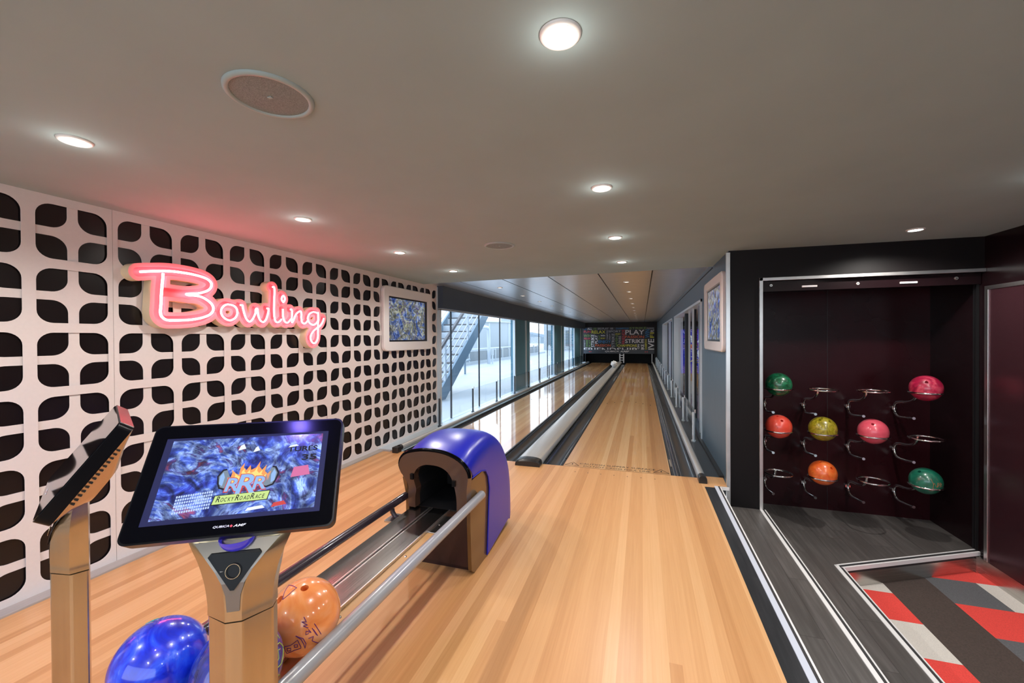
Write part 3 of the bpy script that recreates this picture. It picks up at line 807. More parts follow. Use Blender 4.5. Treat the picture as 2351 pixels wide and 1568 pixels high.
    mb.add(V, F); bs = mb.build('back_shell', M['bronze'], t)
    mb = MB()
    for sgn in (-1, 1):
        for k in range(14):
            c = 0.055 + k*0.0105
            x_ = sgn*(W_/2-0.0165)
            mb.prism([(x_-0.0065, c-0.002), (x_+0.0065, c-0.002), (x_+0.0065, c+0.002), (x_-0.0065, c+0.002)], lambda u, w, dd: P(u, w, T_ + 0.0085 + dd + (0.0 if sgn*u > W_/2-0.0165 else 0.0)), -0.004, 0.0022)
    mb.build('vent', M['black_matte'], bs)
    # lit picture
    if not dark:
        sx0_, sx1_, sz0_, sz1_ = -0.170, 0.170, 0.033, 0.219
        mb = MB(); mb.add([P(sx0_, sz0_, -0.0026), P(sx1_, sz0_, -0.0026), P(sx1_, sz1_, -0.0026), P(sx0_, sz1_, -0.0026)], [(0, 1, 2, 3)]); mb.build('screen_border', M['screen_edge'], t)
        mb = MB(); mb.add([P(sx0_+0.014, sz0_+0.009, -0.0030), P(sx1_-0.012, sz0_+0.009, -0.0030), P(sx1_-0.012, sz1_-0.006, -0.0030), P(sx0_+0.014, sz1_-0.006, -0.0030)], [(0, 1, 2, 3)]); sc = mb.build('screen', M['console_screen'], t)
        lg = MB(); LS = lambda u, w: (0.008+u*0.80, 0.103+(w-0.112)*0.80)
        fn0 = lambda u, w: P(u, w, -0.0033); fn = lambda u, w: P(*LS(u, w), -0.0036); fn2 = lambda u, w: P(*LS(u, w), -0.0040); fn3 = lambda u, w: P(*LS(u, w), -0.0044)
        # winged fenders either side
        for s in (-1, 1):
            w_ = [(s*0.026, 0.112), (s*0.040, 0.104), (s*0.052, 0.100), (s*0.068, 0.106), (s*0.074, 0.120), (s*0.078, 0.140), (s*0.068, 0.158), (s*0.058, 0.160), (s*0.054, 0.150), (s*0.048, 0.138), (s*0.036, 0.130), (s*0.026, 0.128)]
            w_ = [(u+0.006, w) for u, w in w_]
            lg.add([fn(u, w) for u, w in w_], [range(12)], 1)
            w2_ = [((u-0.006)*0.92+0.006+s*0.002, (w-0.13)*0.86+0.13) for u, w in w_]
            lg.add([fn2(u, w) for u, w in w2_], [range(12)], 0)
            lg.add([fn3(u, w) for u, w in [(0.006+s*0.060, 0.112), (0.006+s*0.069, 0.118), (0.006+s*0.070, 0.140), (0.006+s*0.064, 0.150), (0.006+s*0.058, 0.136)]], [range(5)], 5)
        # flames
        fl = [(-0.046, 0.118), (-0.050, 0.136), (-0.042, 0.130), (-0.040, 0.148), (-0.043, 0.156), (-0.030, 0.144), (-0.022, 0.140), (-0.022, 0.160), (-0.014, 0.173), (-0.014, 0.160), (-0.006, 0.152), (0.002, 0.166), (0.006, 0.152), (0.018, 0.158), (0.026, 0.176), (0.026, 0.160), (0.034, 0.150), (0.044, 0.164), (0.042, 0.146), (0.050, 0.138), (0.058, 0.146), (0.054, 0.120)]
        lg.add([fn2(u+0.004, w) for u, w in fl], [range(len(fl))], 2)
        f2 = [(u*0.8+0.005, 0.118+(w-0.118)*0.72) for u, w in fl]; lg.add([fn3(u, w) for u, w in f2], [range(len(f2))], 3)
        # letters
        f4 = lambda u, w: P(*LS(u, w), -0.0048); f5 = lambda u, w: P(*LS(u, w), -0.0052)
        for (u0, u1, w0, w1) in ((-0.046, -0.012, 0.096, 0.132), (-0.018, 0.030, 0.088, 0.140), (0.022, 0.056, 0.096, 0.132)):
            put_text(lg, 'R', f4, u0-0.0025, u1+0.0025, w0-0.0025, w1+0.002, 0, 4, 0.12, 0.045)
            put_text(lg, 'R', f5, u0, u1, w0, w1, 0, 5, 0.12, 0.02)
        # banner
        lg.add([f4(u, w) for u, w in [(-0.070, 0.062), (0.066, 0.066), (0.070, 0.092), (-0.066, 0.088)]], [range(4)], 1)
        lg.add([f5(u, w) for u, w in [(-0.068, 0.064), (0.064, 0.068), (0.068, 0.090), (-0.064, 0.086)]], [range(4)], 6)
        f6 = lambda u, w: P(*LS(u, w), -0.0056)
        x = -0.060
        for ch, wd, big in [(c, 0.0100 if c.isupper() else 0.0075, c.isupper()) for c in 'RockyRoadRace']:
            put_text(lg, ch.upper(), f6, x, x+wd*0.92, 0.0695+(x+0.06)*0.02, (0.0845 if big else 0.0800)+(x+0.06)*0.02, 0, 1, 0.25, 0.01); x += wd*1.14
        lg.build('game_logo', [M['lg_grey'], M['lg_black'], M['lg_orange'], M['lg_yellow'], M['lg_red'], M['lg_steel'], M['lg_green']], sc)
        # extra picture scraps: letters and blocks
        ex = MB(); put_text(ex, 'TURES', fn0, 0.085, 0.150, 0.172, 0.184, 0, 0, 0, 0.03); put_text(ex, '35', fn0, 0.118, 0.150, 0.150, 0.164, 0, 0, 0, 0.03)
        for rr in range(6):
            for cc in range(16):
                ex.add([fn0(-0.118+cc*0.0043+k1, 0.052+rr*0.0065+cc*0.0004+k2) for k1, k2 in ((0, 0), (0.003, 0), (0.003, 0.0045), (0, 0.0045))], [(0, 1, 2, 3)], 1)
        for (u0, u1, w0, w1, mi) in ((0.10, 0.14, 0.112, 0.138, 2), (0.02, 0.058, 0.046, 0.056, 3), (0.07, 0.10, 0.050, 0.062, 4), (0.085, 0.108, 0.182, 0.190, 3), (-0.02, -0.004, 0.182, 0.197, 3), (0.012, 0.026, 0.176, 0.190, 3)):
            ex.add([fn0(u0, w0), fn0(u1, w0+0.004), fn0(u1-0.006, w1), fn0(u0+0.004, w1-0.003)], [(0, 1, 2, 3)], mi)
        ex.build('game_picture', [M['lg_black'], M['lg_pale'], M['lg_pink'], M['lg_white'], M['lg_red']], sc)
    # maker's mark below the picture
    mk = MB(); fk = lambda u, w: P(u, w, -0.0028)
    put_text(mk, 'QUBICA', fk, -0.034, -0.004, 0.0165, 0.0215, 0, 0, 0.3, 0.01); put_text(mk, 'AMF', fk, 0.004, 0.028, 0.0165, 0.0215, 0, 0, 0.3, 0.01)
    mk.add([fk(u, w) for u, w in ((-0.003, 0.019), (0.0, 0.016), (0.003, 0.019), (0.0, 0.022))], [(0, 1, 2, 3)], 1)
    mk.build('maker_mark', [M['ink_white'], M['ink_red']], t)
    # blue lit dome under the slab
    mb = MB(); pr = [(0.034*math.sin(a*PI/16), -0.028*(math.cos(a*PI/16))) for a in range(9)]; pr[0] = (0.0001, -0.028)
    c0 = P(0.0, 0.002, T_+0.014)
    mb.lathe(pr, 24, 0, (c0[0], c0[1], c0[2]+0.004)); mb.build('status_dome', M['dome_blue'], t)
    return t
for nm, c, e in (('lg_grey', (0.28, 0.36, 0.45), 0.5), ('lg_black', (0.008, 0.01, 0.02), 0.5), ('lg_orange', (0.85, 0.30, 0.08), 0.8), ('lg_yellow', (0.85, 0.62, 0.18), 0.8), ('lg_red', (0.62, 0.06, 0.05), 0.7), ('lg_steel', (0.25, 0.42, 0.72), 0.8), ('lg_green', (0.50, 0.66, 0.22), 0.8), ('lg_pale', (0.45, 0.58, 1.0), 0.8), ('lg_pink', (0.65, 0.16, 0.35), 0.7), ('lg_white', (0.72, 0.78, 0.85), 0.8)):
    M[nm] = emit(nm.replace('lg', 'screen_ink'), c, e*1.3)
M['dome_blue'] = plain('blue_dome', (0.02, 0.02, 0.25), 0.15, coat=0.5)
b_ = M['dome_blue'].node_tree.nodes['Principled BSDF']; b_.inputs['Emission Color'].default_value = (0.05, 0.04, 0.6, 1); b_.inputs['Emission Strength'].default_value = 0.4
yaw2 = math.atan2(0.508, 0.861)
console('champagne scoring console with lit touch screen showing a racing game, in front of the balls', (-0.820, 0.632, 0), yaw2, math.radians(56), False, True)
console('champagne scoring console seen edge-on from its back, screen turned to the patterned wall', (-1.476, 0.636, 0), math.radians(-27.45), math.radians(54.6), True, False)

# ------------------------------------------------------------------ ball return
BRX, BRY = -1.15, 2.5
br = thing('ball_return', 'blue hooded ball return with steel ball track and grey rails on the approach', 'ball return', (BRX, BRY, 0))
hw = 0.218
# side profile of the hood, local y
prof = [(-0.40, 0.700), (-0.36, 0.722), (-0.25, 0.757), (-0.12, 0.775), (0.0, 0.772), (0.10, 0.748), (0.20, 0.700), (0.29, 0.630), (0.365, 0.540), (0.42, 0.440), (0.452, 0.33), (0.464, 0.21), (0.466, 0.10), (0.460, 0.05), (0.448, 0.015)]
prof = [(p.x, p.y) for p in catmull([(a, b, 0) for a, b in prof], 4)]
nrm = []
for i in range(len(prof)):
    a, b = prof[max(0, i-1)], prof[min(len(prof)-1, i+1)]
    tx, tz = b[0]-a[0], b[1]-a[1]; l = math.hypot(tx, tz); nrm.append((tz/l*-1, tx/l))   # outward-left of travel
cross = []   # (x, depth along inward normal)
for k in range(0, 25):
    t = -1 + 2*k/24
    ang = t*PI/2
    x = hw*(abs(math.sin(ang))**0.62)*(1 if ang >= 0 else -1); dep = 0.135*(1-abs(math.cos(ang))**0.62)
    cross.append((x, dep))
mb = MB(); V = []; F = []
nc = len(cross)
for (y, z), (ny, nz) in zip(prof, nrm):
    for x, dp in cross:
        zz = z - nz*dp; yy = y - ny*dp
        V.append((x, yy if True else y, max(zz, 0.012)))
for i in range(len(prof)-1):
    for k in range(nc-1): F.append((i*nc+k, i*nc+k+1, (i+1)*nc+k+1, (i+1)*nc+k))
mb.add(V, F, 0, True)
# flat sides
for sidx, sg in ((0, -1), (nc-1, 1)):
    loop = [V[i*nc+sidx] for i in range(len(prof))]
    cut = [(sg*hw, -0.10, 0.012), (sg*hw, -0.075, 0.25), (sg*hw, -0.055, 0.42), (sg*hw, -0.075, 0.50), (sg*hw, -0.12, 0.548), (sg*hw, -0.20, 0.570), (sg*hw, -0.30, 0.568)]
    pts = loop + cut
    mb.add(pts, [tuple(range(len(pts)))] if sg > 0 else [tuple(reversed(range(len(pts))))], 0)
hood = mb.build('hood', M['hood_blue'], br, merge=True)
sol = hood.modifiers.new('shell', 'SOLIDIFY'); sol.thickness = 0.006; sol.offset = -1
# raised lip following the cut edge
for sg in (-1, 1):
    mb = MB(); mb.tube([(sg*(hw+0.001), y, z) for y, z in [(-0.10, 0.02), (-0.078, 0.25), (-0.057, 0.42), (-0.077, 0.502), (-0.122, 0.552), (-0.20, 0.573), (-0.335, 0.575)]], 0.004, 8); mb.build('hood_lip', M['hood_blue'], br)
# inner body in gold plastic
mb = MB()
sec = [(-0.345, 0.06), (-0.345, 0.40), (-0.385, 0.52), (-0.385, 0.62), (-0.30, 0.62), (0.30, 0.35), (0.40, 0.02), (-0.09, 0.0), (-0.29, 0.0)]
for sg in (-1, 1):
    x0 = sg*(hw-0.008); x1 = sg*(hw-0.03)
    mb = MB(); mb.prism([(-0.38, 0.555), (-0.345, 0.44), (-0.345, 0.30), (-0.33, 0.04), (-0.29, 0.002), (0.0, 0.002), (0.0, 0.56)], lambda u, w, dd: (dd, u, w), min(x0, x1), max(x0, x1))
    mb.build('side_panel', M['gold_body'], br, bevel=0.008)
mb = MB()
mb.add([(-hw+0.03, -0.275, 0.03), (hw-0.02, -0.30, 0.03), (hw-0.02, -0.30, 0.37), (-hw+0.03, -0.275, 0.37)], [(0, 1, 2, 3)])
mb.box(-hw+0.02, hw-0.03, -0.27, 0.3, 0.0, 0.36)
mb.build('front_panel', M['maroon'], br)
# omega shaped face with opening
def face_outline(off=0.0):
    pts = [(-0.158, 0.395), (-0.160, 0.47), (-0.158, 0.505), (-0.170, 0.540), (-0.198, 0.578), (-0.219, 0.622), (-0.213, 0.662), (-0.182, 0.695), (-0.13, 0.713), (-0.05, 0.724), (0.05, 0.720), (0.12, 0.702), (0.172, 0.674), (0.205, 0.640), (0.220, 0.602), (0.218, 0.56), (0.213, 0.51), (0.218, 0.395)]
    return pts
def open_outline():
    return [(-0.110, 0.395), (-0.110, 0.46), (-0.103, 0.50), (-0.114, 0.535), (-0.120, 0.57), (-0.110, 0.605), (-0.085, 0.632), (-0.045, 0.648), (0.0, 0.650), (0.045, 0.645), (0.085, 0.628), (0.112, 0.602), (0.130, 0.568), (0.142, 0.53), (0.150, 0.49), (0.153, 0.45), (0.153, 0.42), (0.153, 0.395)]
fo_, oo_ = face_outline(), open_outline()
fo_ = [(p.x, p.y) for p in catmull([(a, b, 0) for a, b in fo_], 3)]; oo_ = [(p.x, p.y) for p in catmull([(a, b, 0) for a, b in oo_], 3)]
yf = -0.402
mb = MB(); n = len(fo_)
V = [(a, yf, b) for a, b in fo_] + [(a, yf-0.004, b) for a, b in oo_] + [(a, yf+0.05, b) for a, b in oo_] + [(a, yf+0.06, b) for a, b in fo_]
F = [(k, k+1, n+k+1, n+k) for k in range(n-1)] + [(n+k, n+k+1, 2*n+k+1, 2*n+k) for k in range(n-1)] + [(3*n+k, 3*n+k+1, k+1, k) for k in range(n-1)]
mb.add(V, F); mb.build('face_plate', M['bronze_face'], br, autosmooth=True)
mb = MB(); rim = fo_[12:44]
mb.tube([(a*1.004, yf+0.016, b+0.004) for a, b in rim], 0.0125, 10); mb.build('face_rim', M['black_glass'], br)
# dark throat
mb = MB(); n = len(oo_)
V = [(a*1.0, yf+0.05, b) for a, b in oo_] + [(a*1.05, yf+0.42, b*0.98) for a, b in oo_]
mb.add(V, [(k, k+1, n+k+1, n+k) for k in range(n-1)] + [tuple(n+k for k in range(n))]); mb.box(-0.15, 0.16, yf+0.05, yf+0.42, 0.375, 0.383)
mb.build('throat', M['black_matte'], br)
mb = MB()
for pts in (((-0.02, yf+0.35, 0.63), (-0.02, yf+0.35, 0.55)), ((0.03, yf+0.35, 0.56), (0.0, yf+0.35, 0.51)), ((0.10, yf+0.3, 0.49), (0.06, yf+0.3, 0.455))): mb.bar(pts[0], pts[1], 0.012, 0.006)
mb.build('lift_belt', M['hood_blue'], br)
for x_, z_ in ((-0.128, 0.575), (0.139, 0.56)):
    mb = MB(); mb.box(x_-0.010, x_+0.010, yf-0.016, yf-0.002, z_-0.017, z_+0.017); mb.build('sensor', M['housing_black'], br, bevel=0.002)
# ball track and rack bed
mb = MB()
yb0, yb1 = -1.86, -0.36
mb.box(-0.150, -0.042, yb0, yb1, 0.372, 0.384); mb.box(-0.022, 0.085, yb0, yb1, 0.372, 0.384); mb.box(-0.042, -0.022, yb0, yb1, 0.366, 0.3775)
mb.build('track_bed', M['steel_bed'], br)
mb = MB()
for sg in (-1, 1): mb.box(-0.032+sg*0.010-0.003, -0.032+sg*0.010+0.003, yb0, yb1, 0.380, 0.3855)
mb.box(0.083, 0.088, yb0, yb1, 0.370, 0.387); mb.build('track_ridge', M['alu'], br)
mb = MB(); mb.box(0.088, 0.131, yb0, -0.62, 0.355, 0.374); mb.build('track_strip', M['tan_strip'], br, bevel=0.004)
mb = MB(); mb.box(0.084, 0.134, -0.62, -0.42, 0.352, 0.376); mb.box(-0.215, -0.150, -0.56, -0.46, 0.36, 0.372); mb.build('track_bracket', M['steel'], br, bevel=0.002)
for yy in (-0.53, -0.86, -1.29, -1.70):
    mb = MB(); mb.lathe([(0.0001, 0.004), (0.004, 0.0036), (0.006, 0.0015), (0.0065, 0.0)], 12, 0, (0.110, yy, 0.3745)); mb.build('bolt', M['chrome'], br)
mb = MB(); mb.box(-0.12, 0.12, yb0, -0.42, 0.30, 0.366); mb.build('track_support', M['black_matte'], br)
for yy in (-1.6,):
    mb = MB(); mb.box(-0.06, 0.06, yy-0.03, yy+0.03, 0.0, 0.30); mb.box(-0.10, 0.10, yy-0.08, yy+0.08, 0.0, 0.012); mb.build('leg', M['black_plastic'], br, bevel=0.004)
mb = MB(); mb.tube([(0.237, -1.72, 0.445), (0.237, -0.235, 0.445)], 0.0245, 24); r1 = mb.build('rail', M['rail_grey'], br); r1['label'] = 'grey rail on the lane side'
mb = MB(); mb.tube([(-0.202, -1.70, 0.437), (-0.202, -0.36, 0.437)], 0.022, 24); r2 = mb.build('rail', M['rail_dark'], br); r2['label'] = 'dark rail on the wall side'
for yy, sg in ((-0.45, 1), (-0.50, -1), (-1.66, 1), (-1.66, -1)):
    if True:
        mb = MB()
        if sg > 0 and yy == -0.45: mb.bar((0.237, -0.27, 0.425), (0.20, -0.29, 0.41), 0.02, 0.015)
        else: mb.tube([(sg*0.205, yy, 0.425), (sg*0.200, yy, 0.395), (sg*0.18, yy, 0.368), (sg*0.11, yy, 0.358)], 0.014, 10)
        mb.build('rail_bracket', M['rail_dark'] if yy != -0.45 or sg < 0 else M['gold_body'], br)

# ------------------------------------------------------------------ bowling balls
BR_ = 0.108
def ball(label, loc, mat, holes=(), strokes=(), ink_mat=None, group='bowling balls', w=0.0011):
    t = thing('bowling_ball', label, 'bowling ball', loc, group=group)
    bm = bmesh.new(); bmesh.ops.create_icosphere(bm, subdivisions=5, radius=BR_)
    me = bpy.data.meshes.new('shell'); bm.to_mesh(me); bm.free()
    o = bpy.data.objects.new('shell', me); COL.objects.link(o)
    if holes:
        cm = MB()
        for h in holes:
            v = Vector(h).normalized(); cm.cyl(v*0.075, v*0.14, 0.0118, seg=20)
        co = cm.build('cutter', mat, merge=True)
        md = o.modifiers.new('holes', 'BOOLEAN'); md.object = co; md.operation = 'DIFFERENCE'; md.solver = 'EXACT'
        bpy.context.view_layer.update()
        dg = bpy.context.evaluated_depsgraph_get()
        me2 = bpy.data.meshes.new_from_object(o.evaluated_get(dg))
        bpy.data.objects.remove(o); cme = co.data; bpy.data.objects.remove(co); bpy.data.meshes.remove(cme)
        me = me2; o = bpy.data.objects.new('shell', me); COL.objects.link(o)
    me.materials.clear(); me.materials.append(mat)
    bm = bmesh.new(); bm.from_mesh(me)
    for f in bm.faces: f.smooth = True
    for e in bm.edges:
        if len(e.link_faces) == 2 and e.calc_face_angle(0) > math.radians(30): e.smooth = False
    bm.to_mesh(me); bm.free()
    o.parent = t
    if strokes:
        mb = MB()
        for st in strokes:
            P = [Vector(p).normalized() for p in st]; Q = []
            for a, b in zip(P[:-1], P[1:]):
                for k in range(5): Q.append(a.lerp(b, k/5).normalized()*(BR_+0.0002))
            Q.append(P[-1]*(BR_+0.0002))
            mb.tube(Q, w, 6)
        mb.build('printed_mark', ink_mat, t)
    return t
M['ball_blue'] = swirl('ball_blue', [(0.004, 0.012, 0.40), (0.006, 0.03, 0.66), (0.02, 0.09, 0.80), (0.16, 0.28, 0.90)], 11, 0.05, lo=0.32, hi=0.78)
M['ball_navy'] = swirl('ball_navy', [(0.003, 0.004, 0.05), (0.01, 0.02, 0.22), (0.02, 0.03, 0.35), (0.12, 0.08, 0.30)], 14, 0.06)
M['ball_orange'] = swirl('ball_orange', [(0.86, 0.24, 0.06), (0.93, 0.33, 0.10), (0.95, 0.42, 0.20)], 8, 0.06)
M['ball_green'] = swirl('ball_green', [(0.003, 0.03, 0.012), (0.006, 0.10, 0.04), (0.01, 0.20, 0.09), (0.35, 0.10, 0.03)], 20, 0.14, lo=0.3, hi=0.8)
M['ball_green2'] = swirl('ball_teal_green', [(0.004, 0.09, 0.055), (0.007, 0.15, 0.09), (0.02, 0.22, 0.13)], 9, 0.14)
M['ball_red'] = swirl('ball_crimson', [(0.22, 0.004, 0.03), (0.45, 0.012, 0.06), (0.62, 0.07, 0.12), (0.20, 0.12, 0.04)], 10, 0.16, lo=0.3, hi=0.85)
M['ball_salmon'] = swirl('ball_salmon_red', [(0.78, 0.06, 0.035), (0.85, 0.09, 0.05)], 8, 0.2)
M['ball_yellow'] = swirl('ball_olive_yellow', [(0.16, 0.13, 0.004), (0.34, 0.28, 0.01), (0.48, 0.42, 0.04)], 14, 0.16, distort=3.5)
M['ball_pink'] = swirl('ball_pink', [(0.72, 0.07, 0.12), (0.82, 0.12, 0.17)], 8, 0.18)
M['ball_orange2'] = swirl('ball_orange_red', [(0.72, 0.09, 0.012), (0.85, 0.15, 0.02), (0.88, 0.25, 0.05)], 12, 0.2)
M['ink_purple'] = ink('print_purple', (0.14, 0.015, 0.16)); M['ink_lime'] = ink('print_lime', (0.45, 0.62, 0.06)); M['ink_rust'] = ink('print_rust', (0.55, 0.12, 0.03)); M['ink_cyan'] = ink('print_green', (0.05, 0.45, 0.35))
ball('glossy orange bowling ball with purple printed marks on the ball return track', (-1.03, 1.037, 0.495), M['ball_orange'], [(0.208, -0.175, 0.962), (-0.304, -0.571, 0.763)], [
 [(0.613,-0.62,0.49),(0.699,-0.617,0.361),(0.604,-0.69,0.4),(0.734,-0.616,0.285),(0.656,-0.692,0.3),(0.759,-0.616,0.208)],
 [(0.764,-0.622,0.172),(0.817,-0.572,0.067),(0.73,-0.666,0.154),(0.731,-0.68,0.061),(0.784,-0.617,0.07)],
 [(0.772,-0.632,-0.066),(0.848,-0.526,-0.062),(0.817,-0.548,-0.177),(0.86,-0.35,-0.371)],
 [(0.541,-0.835,0.098),(0.686,-0.727,-0.018),(0.722,-0.662,-0.2),(0.676,-0.655,-0.338)],
 [(0.541,-0.835,0.098),(0.65,-0.757,-0.03),(0.68,-0.70,-0.19),(0.676,-0.655,-0.338)],
 [(0.26,-0.949,-0.177),(0.421,-0.895,-0.151),(0.582,-0.813,-0.021),(0.623,-0.743,-0.246),(0.613,-0.733,-0.296),(0.47,-0.82,-0.326),(0.263,-0.869,-0.419),(0.26,-0.949,-0.177)],
 [(-0.17,-0.583,0.795),(-0.304,-0.392,0.868),(-0.415,-0.128,0.901),(-0.002,-0.249,0.968),(-0.072,-0.458,0.886),(-0.17,-0.583,0.795)],
 [(0.504,-0.852,-0.143),(0.573,-0.806,-0.15),(0.561,-0.795,-0.232),(0.5,-0.836,-0.226),(0.504,-0.852,-0.143)],
 [(0.326,-0.915,-0.238),(0.416,-0.879,-0.234),(0.395,-0.86,-0.324),(0.312,-0.891,-0.33),(0.326,-0.915,-0.238)],
 [(0.819,-0.546,0.173),(0.887,-0.458,-0.059)], [(0.837,-0.483,0.259),(0.933,-0.343,-0.109)], [(0.845,-0.52,0.12),(0.898,-0.429,-0.098)]], M['ink_purple'], 'balls on the ball return')
ball('dark navy bowling ball with lime printed marks, half hidden by the console post', (-1.037, 0.82, 0.495), M['ball_navy'], [], [
 [(0.521,0.311,0.795),(0.56,0.384,0.734),(0.599,0.306,0.74),(0.602,0.433,0.671),(0.642,0.462,0.612)], [(0.507,0.585,0.633),(0.618,0.595,0.514),(0.668,0.594,0.449)],
 [(0.814,0.359,0.457),(0.748,0.519,0.413),(0.735,0.643,0.216),(0.822,0.559,0.104),(0.896,0.444,-0.02),(0.962,0.272,0.014),(0.976,0.174,0.13),(0.926,0.33,0.186),(0.862,0.368,0.348),(0.83,0.464,0.309)],
 [(0.961,0.094,0.261),(0.992,0.096,0.085),(0.97,0.198,-0.138),(0.868,0.399,-0.295)]], M['ink_lime'], 'balls on the ball return')
ball('bright blue swirled bowling ball at the bottom, left of the console post', (-1.26, 0.77, 0.495), M['ball_blue'], [], [[(-0.55, 0.02, 0.83), (-0.42, 0.12, 0.90), (-0.30, 0.16, 0.94)], [(-0.42, 0.12, 0.90), (-0.32, 0.05, 0.945)]], M['ink_cyan'], 'balls on the ball return')

# hooks on the niche wall
NB = 4.85
COLX = [1.205, 1.552, 1.925, 2.292]; ROWZ = [0.895, 0.505, 0.107]
def make_hook():
    t = thing('ball_hook', 'x', 'ball hook')
    mb = MB(); mb.tube([(0.1095*math.cos(a*2*PI/40), -0.47+0.1095*math.sin(a*2*PI/40), 0.0) for a in range(40)], 0.0078, 10, closed=True); mb.build('ring', M['chrome'], t)
    P = catmull([(0, -0.311, -0.250), (0, -0.20, -0.266), (0, -0.10, -0.274), (0, -0.045, -0.262), (0, -0.016, -0.225), (0, -0.016, -0.185), (0, -0.05, -0.148), (0, -0.12, -0.130), (0, -0.215, -0.118), (0, -0.30, -0.092), (0, -0.350, -0.048), (0, -0.364, -0.004)], 5)
    mb = MB(); mb.tube(P, 0.0122, 14); mb.build('stem', M['chrome'], t)
    mb = MB(); mb.cyl((0, 0.008, -0.205), (0, -0.012, -0.205), 0.02, seg=20); mb.build('mount', M['chrome'], t)
    return t
HL = [['chrome ring hook holding the mottled green ball, top row', 'empty chrome ring hook above the olive yellow ball', 'empty chrome ring hook above the pink ball', 'chrome ring hook holding the crimson ball, top row'],
      ['chrome ring hook holding the salmon red ball, middle row', 'chrome ring hook holding the olive yellow ball', 'chrome ring hook holding the pink ball', 'empty chrome ring hook between the crimson and teal green balls'],
      ['empty chrome ring hook at the lower left, below the salmon red ball', 'chrome ring hook holding the orange red ball, bottom row', 'empty chrome ring hook in the bottom row, below the pink ball', 'chrome ring hook holding the teal green ball, bottom row']]
h0 = make_hook(); first = True
for r in range(3):
    for c in range(4):
        t = h0 if first else copy_tree(h0); first = False
        t.location = (COLX[c], NB-0.01, ROWZ[r]); t['label'] = HL[r][c]; t['group'] = 'chrome ball hooks in the niche'
def nball(lab, r, c, mat, holes, strokes=(), im=None): return ball(lab, (COLX[c], NB-0.01-0.47, ROWZ[r]+0.037), mat, holes, strokes, im, 'balls in the niche')
nball('mottled dark green bowling ball at the upper left of the niche', 0, 0, M['ball_green'], [])
nball('crimson bowling ball on the top row of hooks', 0, 3, M['ball_red'], [(-0.368, -0.753, 0.546)])
nball('salmon red bowling ball with black scribble on the middle row', 1, 0, M['ball_salmon'], [(0.046, -0.765, 0.642), (-0.181, -0.31, 0.934)], [[(-0.45, -0.85, 0.25), (-0.40, -0.9, 0.1), (-0.33, -0.93, 0.2)], [(-0.36, -0.93, -0.02), (-0.3, -0.95, 0.12)]], M['mark_black'])
nball('olive yellow bowling ball on the middle row', 1, 1, M['ball_yellow'], [(-0.352, -0.46, 0.815), (0.282, -0.599, 0.75), (-0.183, -0.293, 0.938)])
nball('bubblegum pink bowling ball on the middle row', 1, 2, M['ball_pink'], [(-0.301, -0.651, 0.696)])
nball('orange red bowling ball on the bottom row', 2, 1, M['ball_orange2'], [(0.381, -0.688, 0.617), (-0.265, -0.166, 0.95)])
nball('teal green bowling ball with rust scribble on the bottom row', 2, 3, M['ball_green2'], [(-0.555, -0.296, 0.778)], [[(-0.151,-0.896,0.418),(-0.045,-0.997,0.057),(-0.055,-0.958,-0.282)],[(-0.045,-0.997,0.057),(0.023,-0.989,0.143),(0.10,-0.985,-0.1)],[(0.234,-0.953,0.192),(0.161,-0.972,-0.173),(0.33,-0.93,0.05),(0.234,-0.953,0.192)],[(0.389,-0.901,0.19),(0.40,-0.89,-0.13)],[(0.389,-0.901,0.19),(0.52,-0.84,0.1),(0.45,-0.88,0.02)],[(0.48,-0.87,-0.05),(0.561,-0.822,-0.103)]], M['ink_rust'])

# ------------------------------------------------------------------ niche walls, right
mb = MB()
mb.box(RX+0.005, 1.012, 4.21, 4.33, -0.20, 2.2)          # left of the opening
mb.box(1.012, 2.575, 4.21, 4.33, 1.885, 2.2)             # above
mb.box(0.93, 1.012, 4.33, NB, -0.37, 2.2)
struct(mb.build('wall_niche_front', M['black_satin']), 'black wall around the ball niche')
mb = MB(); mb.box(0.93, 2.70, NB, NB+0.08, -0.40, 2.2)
nb = struct(mb.build('wall_niche_back', M['black_red_sheen']), 'black back wall of the niche behind the hooks')
mb = MB(); mb.box(1.76, 1.764, NB-0.0015, NB+0.001, -0.36, 1.9); mb.build('panel_joint', M['black_plastic'], nb)
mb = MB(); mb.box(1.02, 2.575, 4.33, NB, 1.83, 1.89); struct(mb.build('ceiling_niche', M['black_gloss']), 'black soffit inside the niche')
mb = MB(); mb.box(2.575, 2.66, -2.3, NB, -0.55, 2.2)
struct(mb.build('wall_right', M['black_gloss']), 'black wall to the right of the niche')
mb = MB(); mb.box(1.008, 1.036, 4.192, 4.216, -0.20, 1.905); mb.box(1.008, 2.575, 4.192, 4.216, 1.877, 1.905)
struct(mb.build('trim_6', M['alu'], bevel=0.002), 'aluminium frame around the ball niche')
mb = MB(); mb.box(0.738, 0.772, 4.19, 4.22, -0.20, 2.15)
struct(mb.build('trim_7', M['alu'], bevel=0.002), 'aluminium corner strip between the slate wall and the black wall')
mb = MB(); mb.box(2.556, 2.574, 4.285, 4.30, -0.35, 1.79); mb.box(2.556, 2.574, 4.262, 4.272, -0.35, 1.79)
struct(mb.build('trim_8', M['black_plastic']), 'black shutter track at the side of the niche')
hd = thing('niche_header', 'black header rail with screws and two pale lamps above the ball niche', 'header rail', (1.8, 4.24, 1.83))
mb = MB(); mb.box(-0.755, 0.77, 0.0, 0.06, -0.045, 0.045); mb.build('rail', M['black_gloss'], hd)
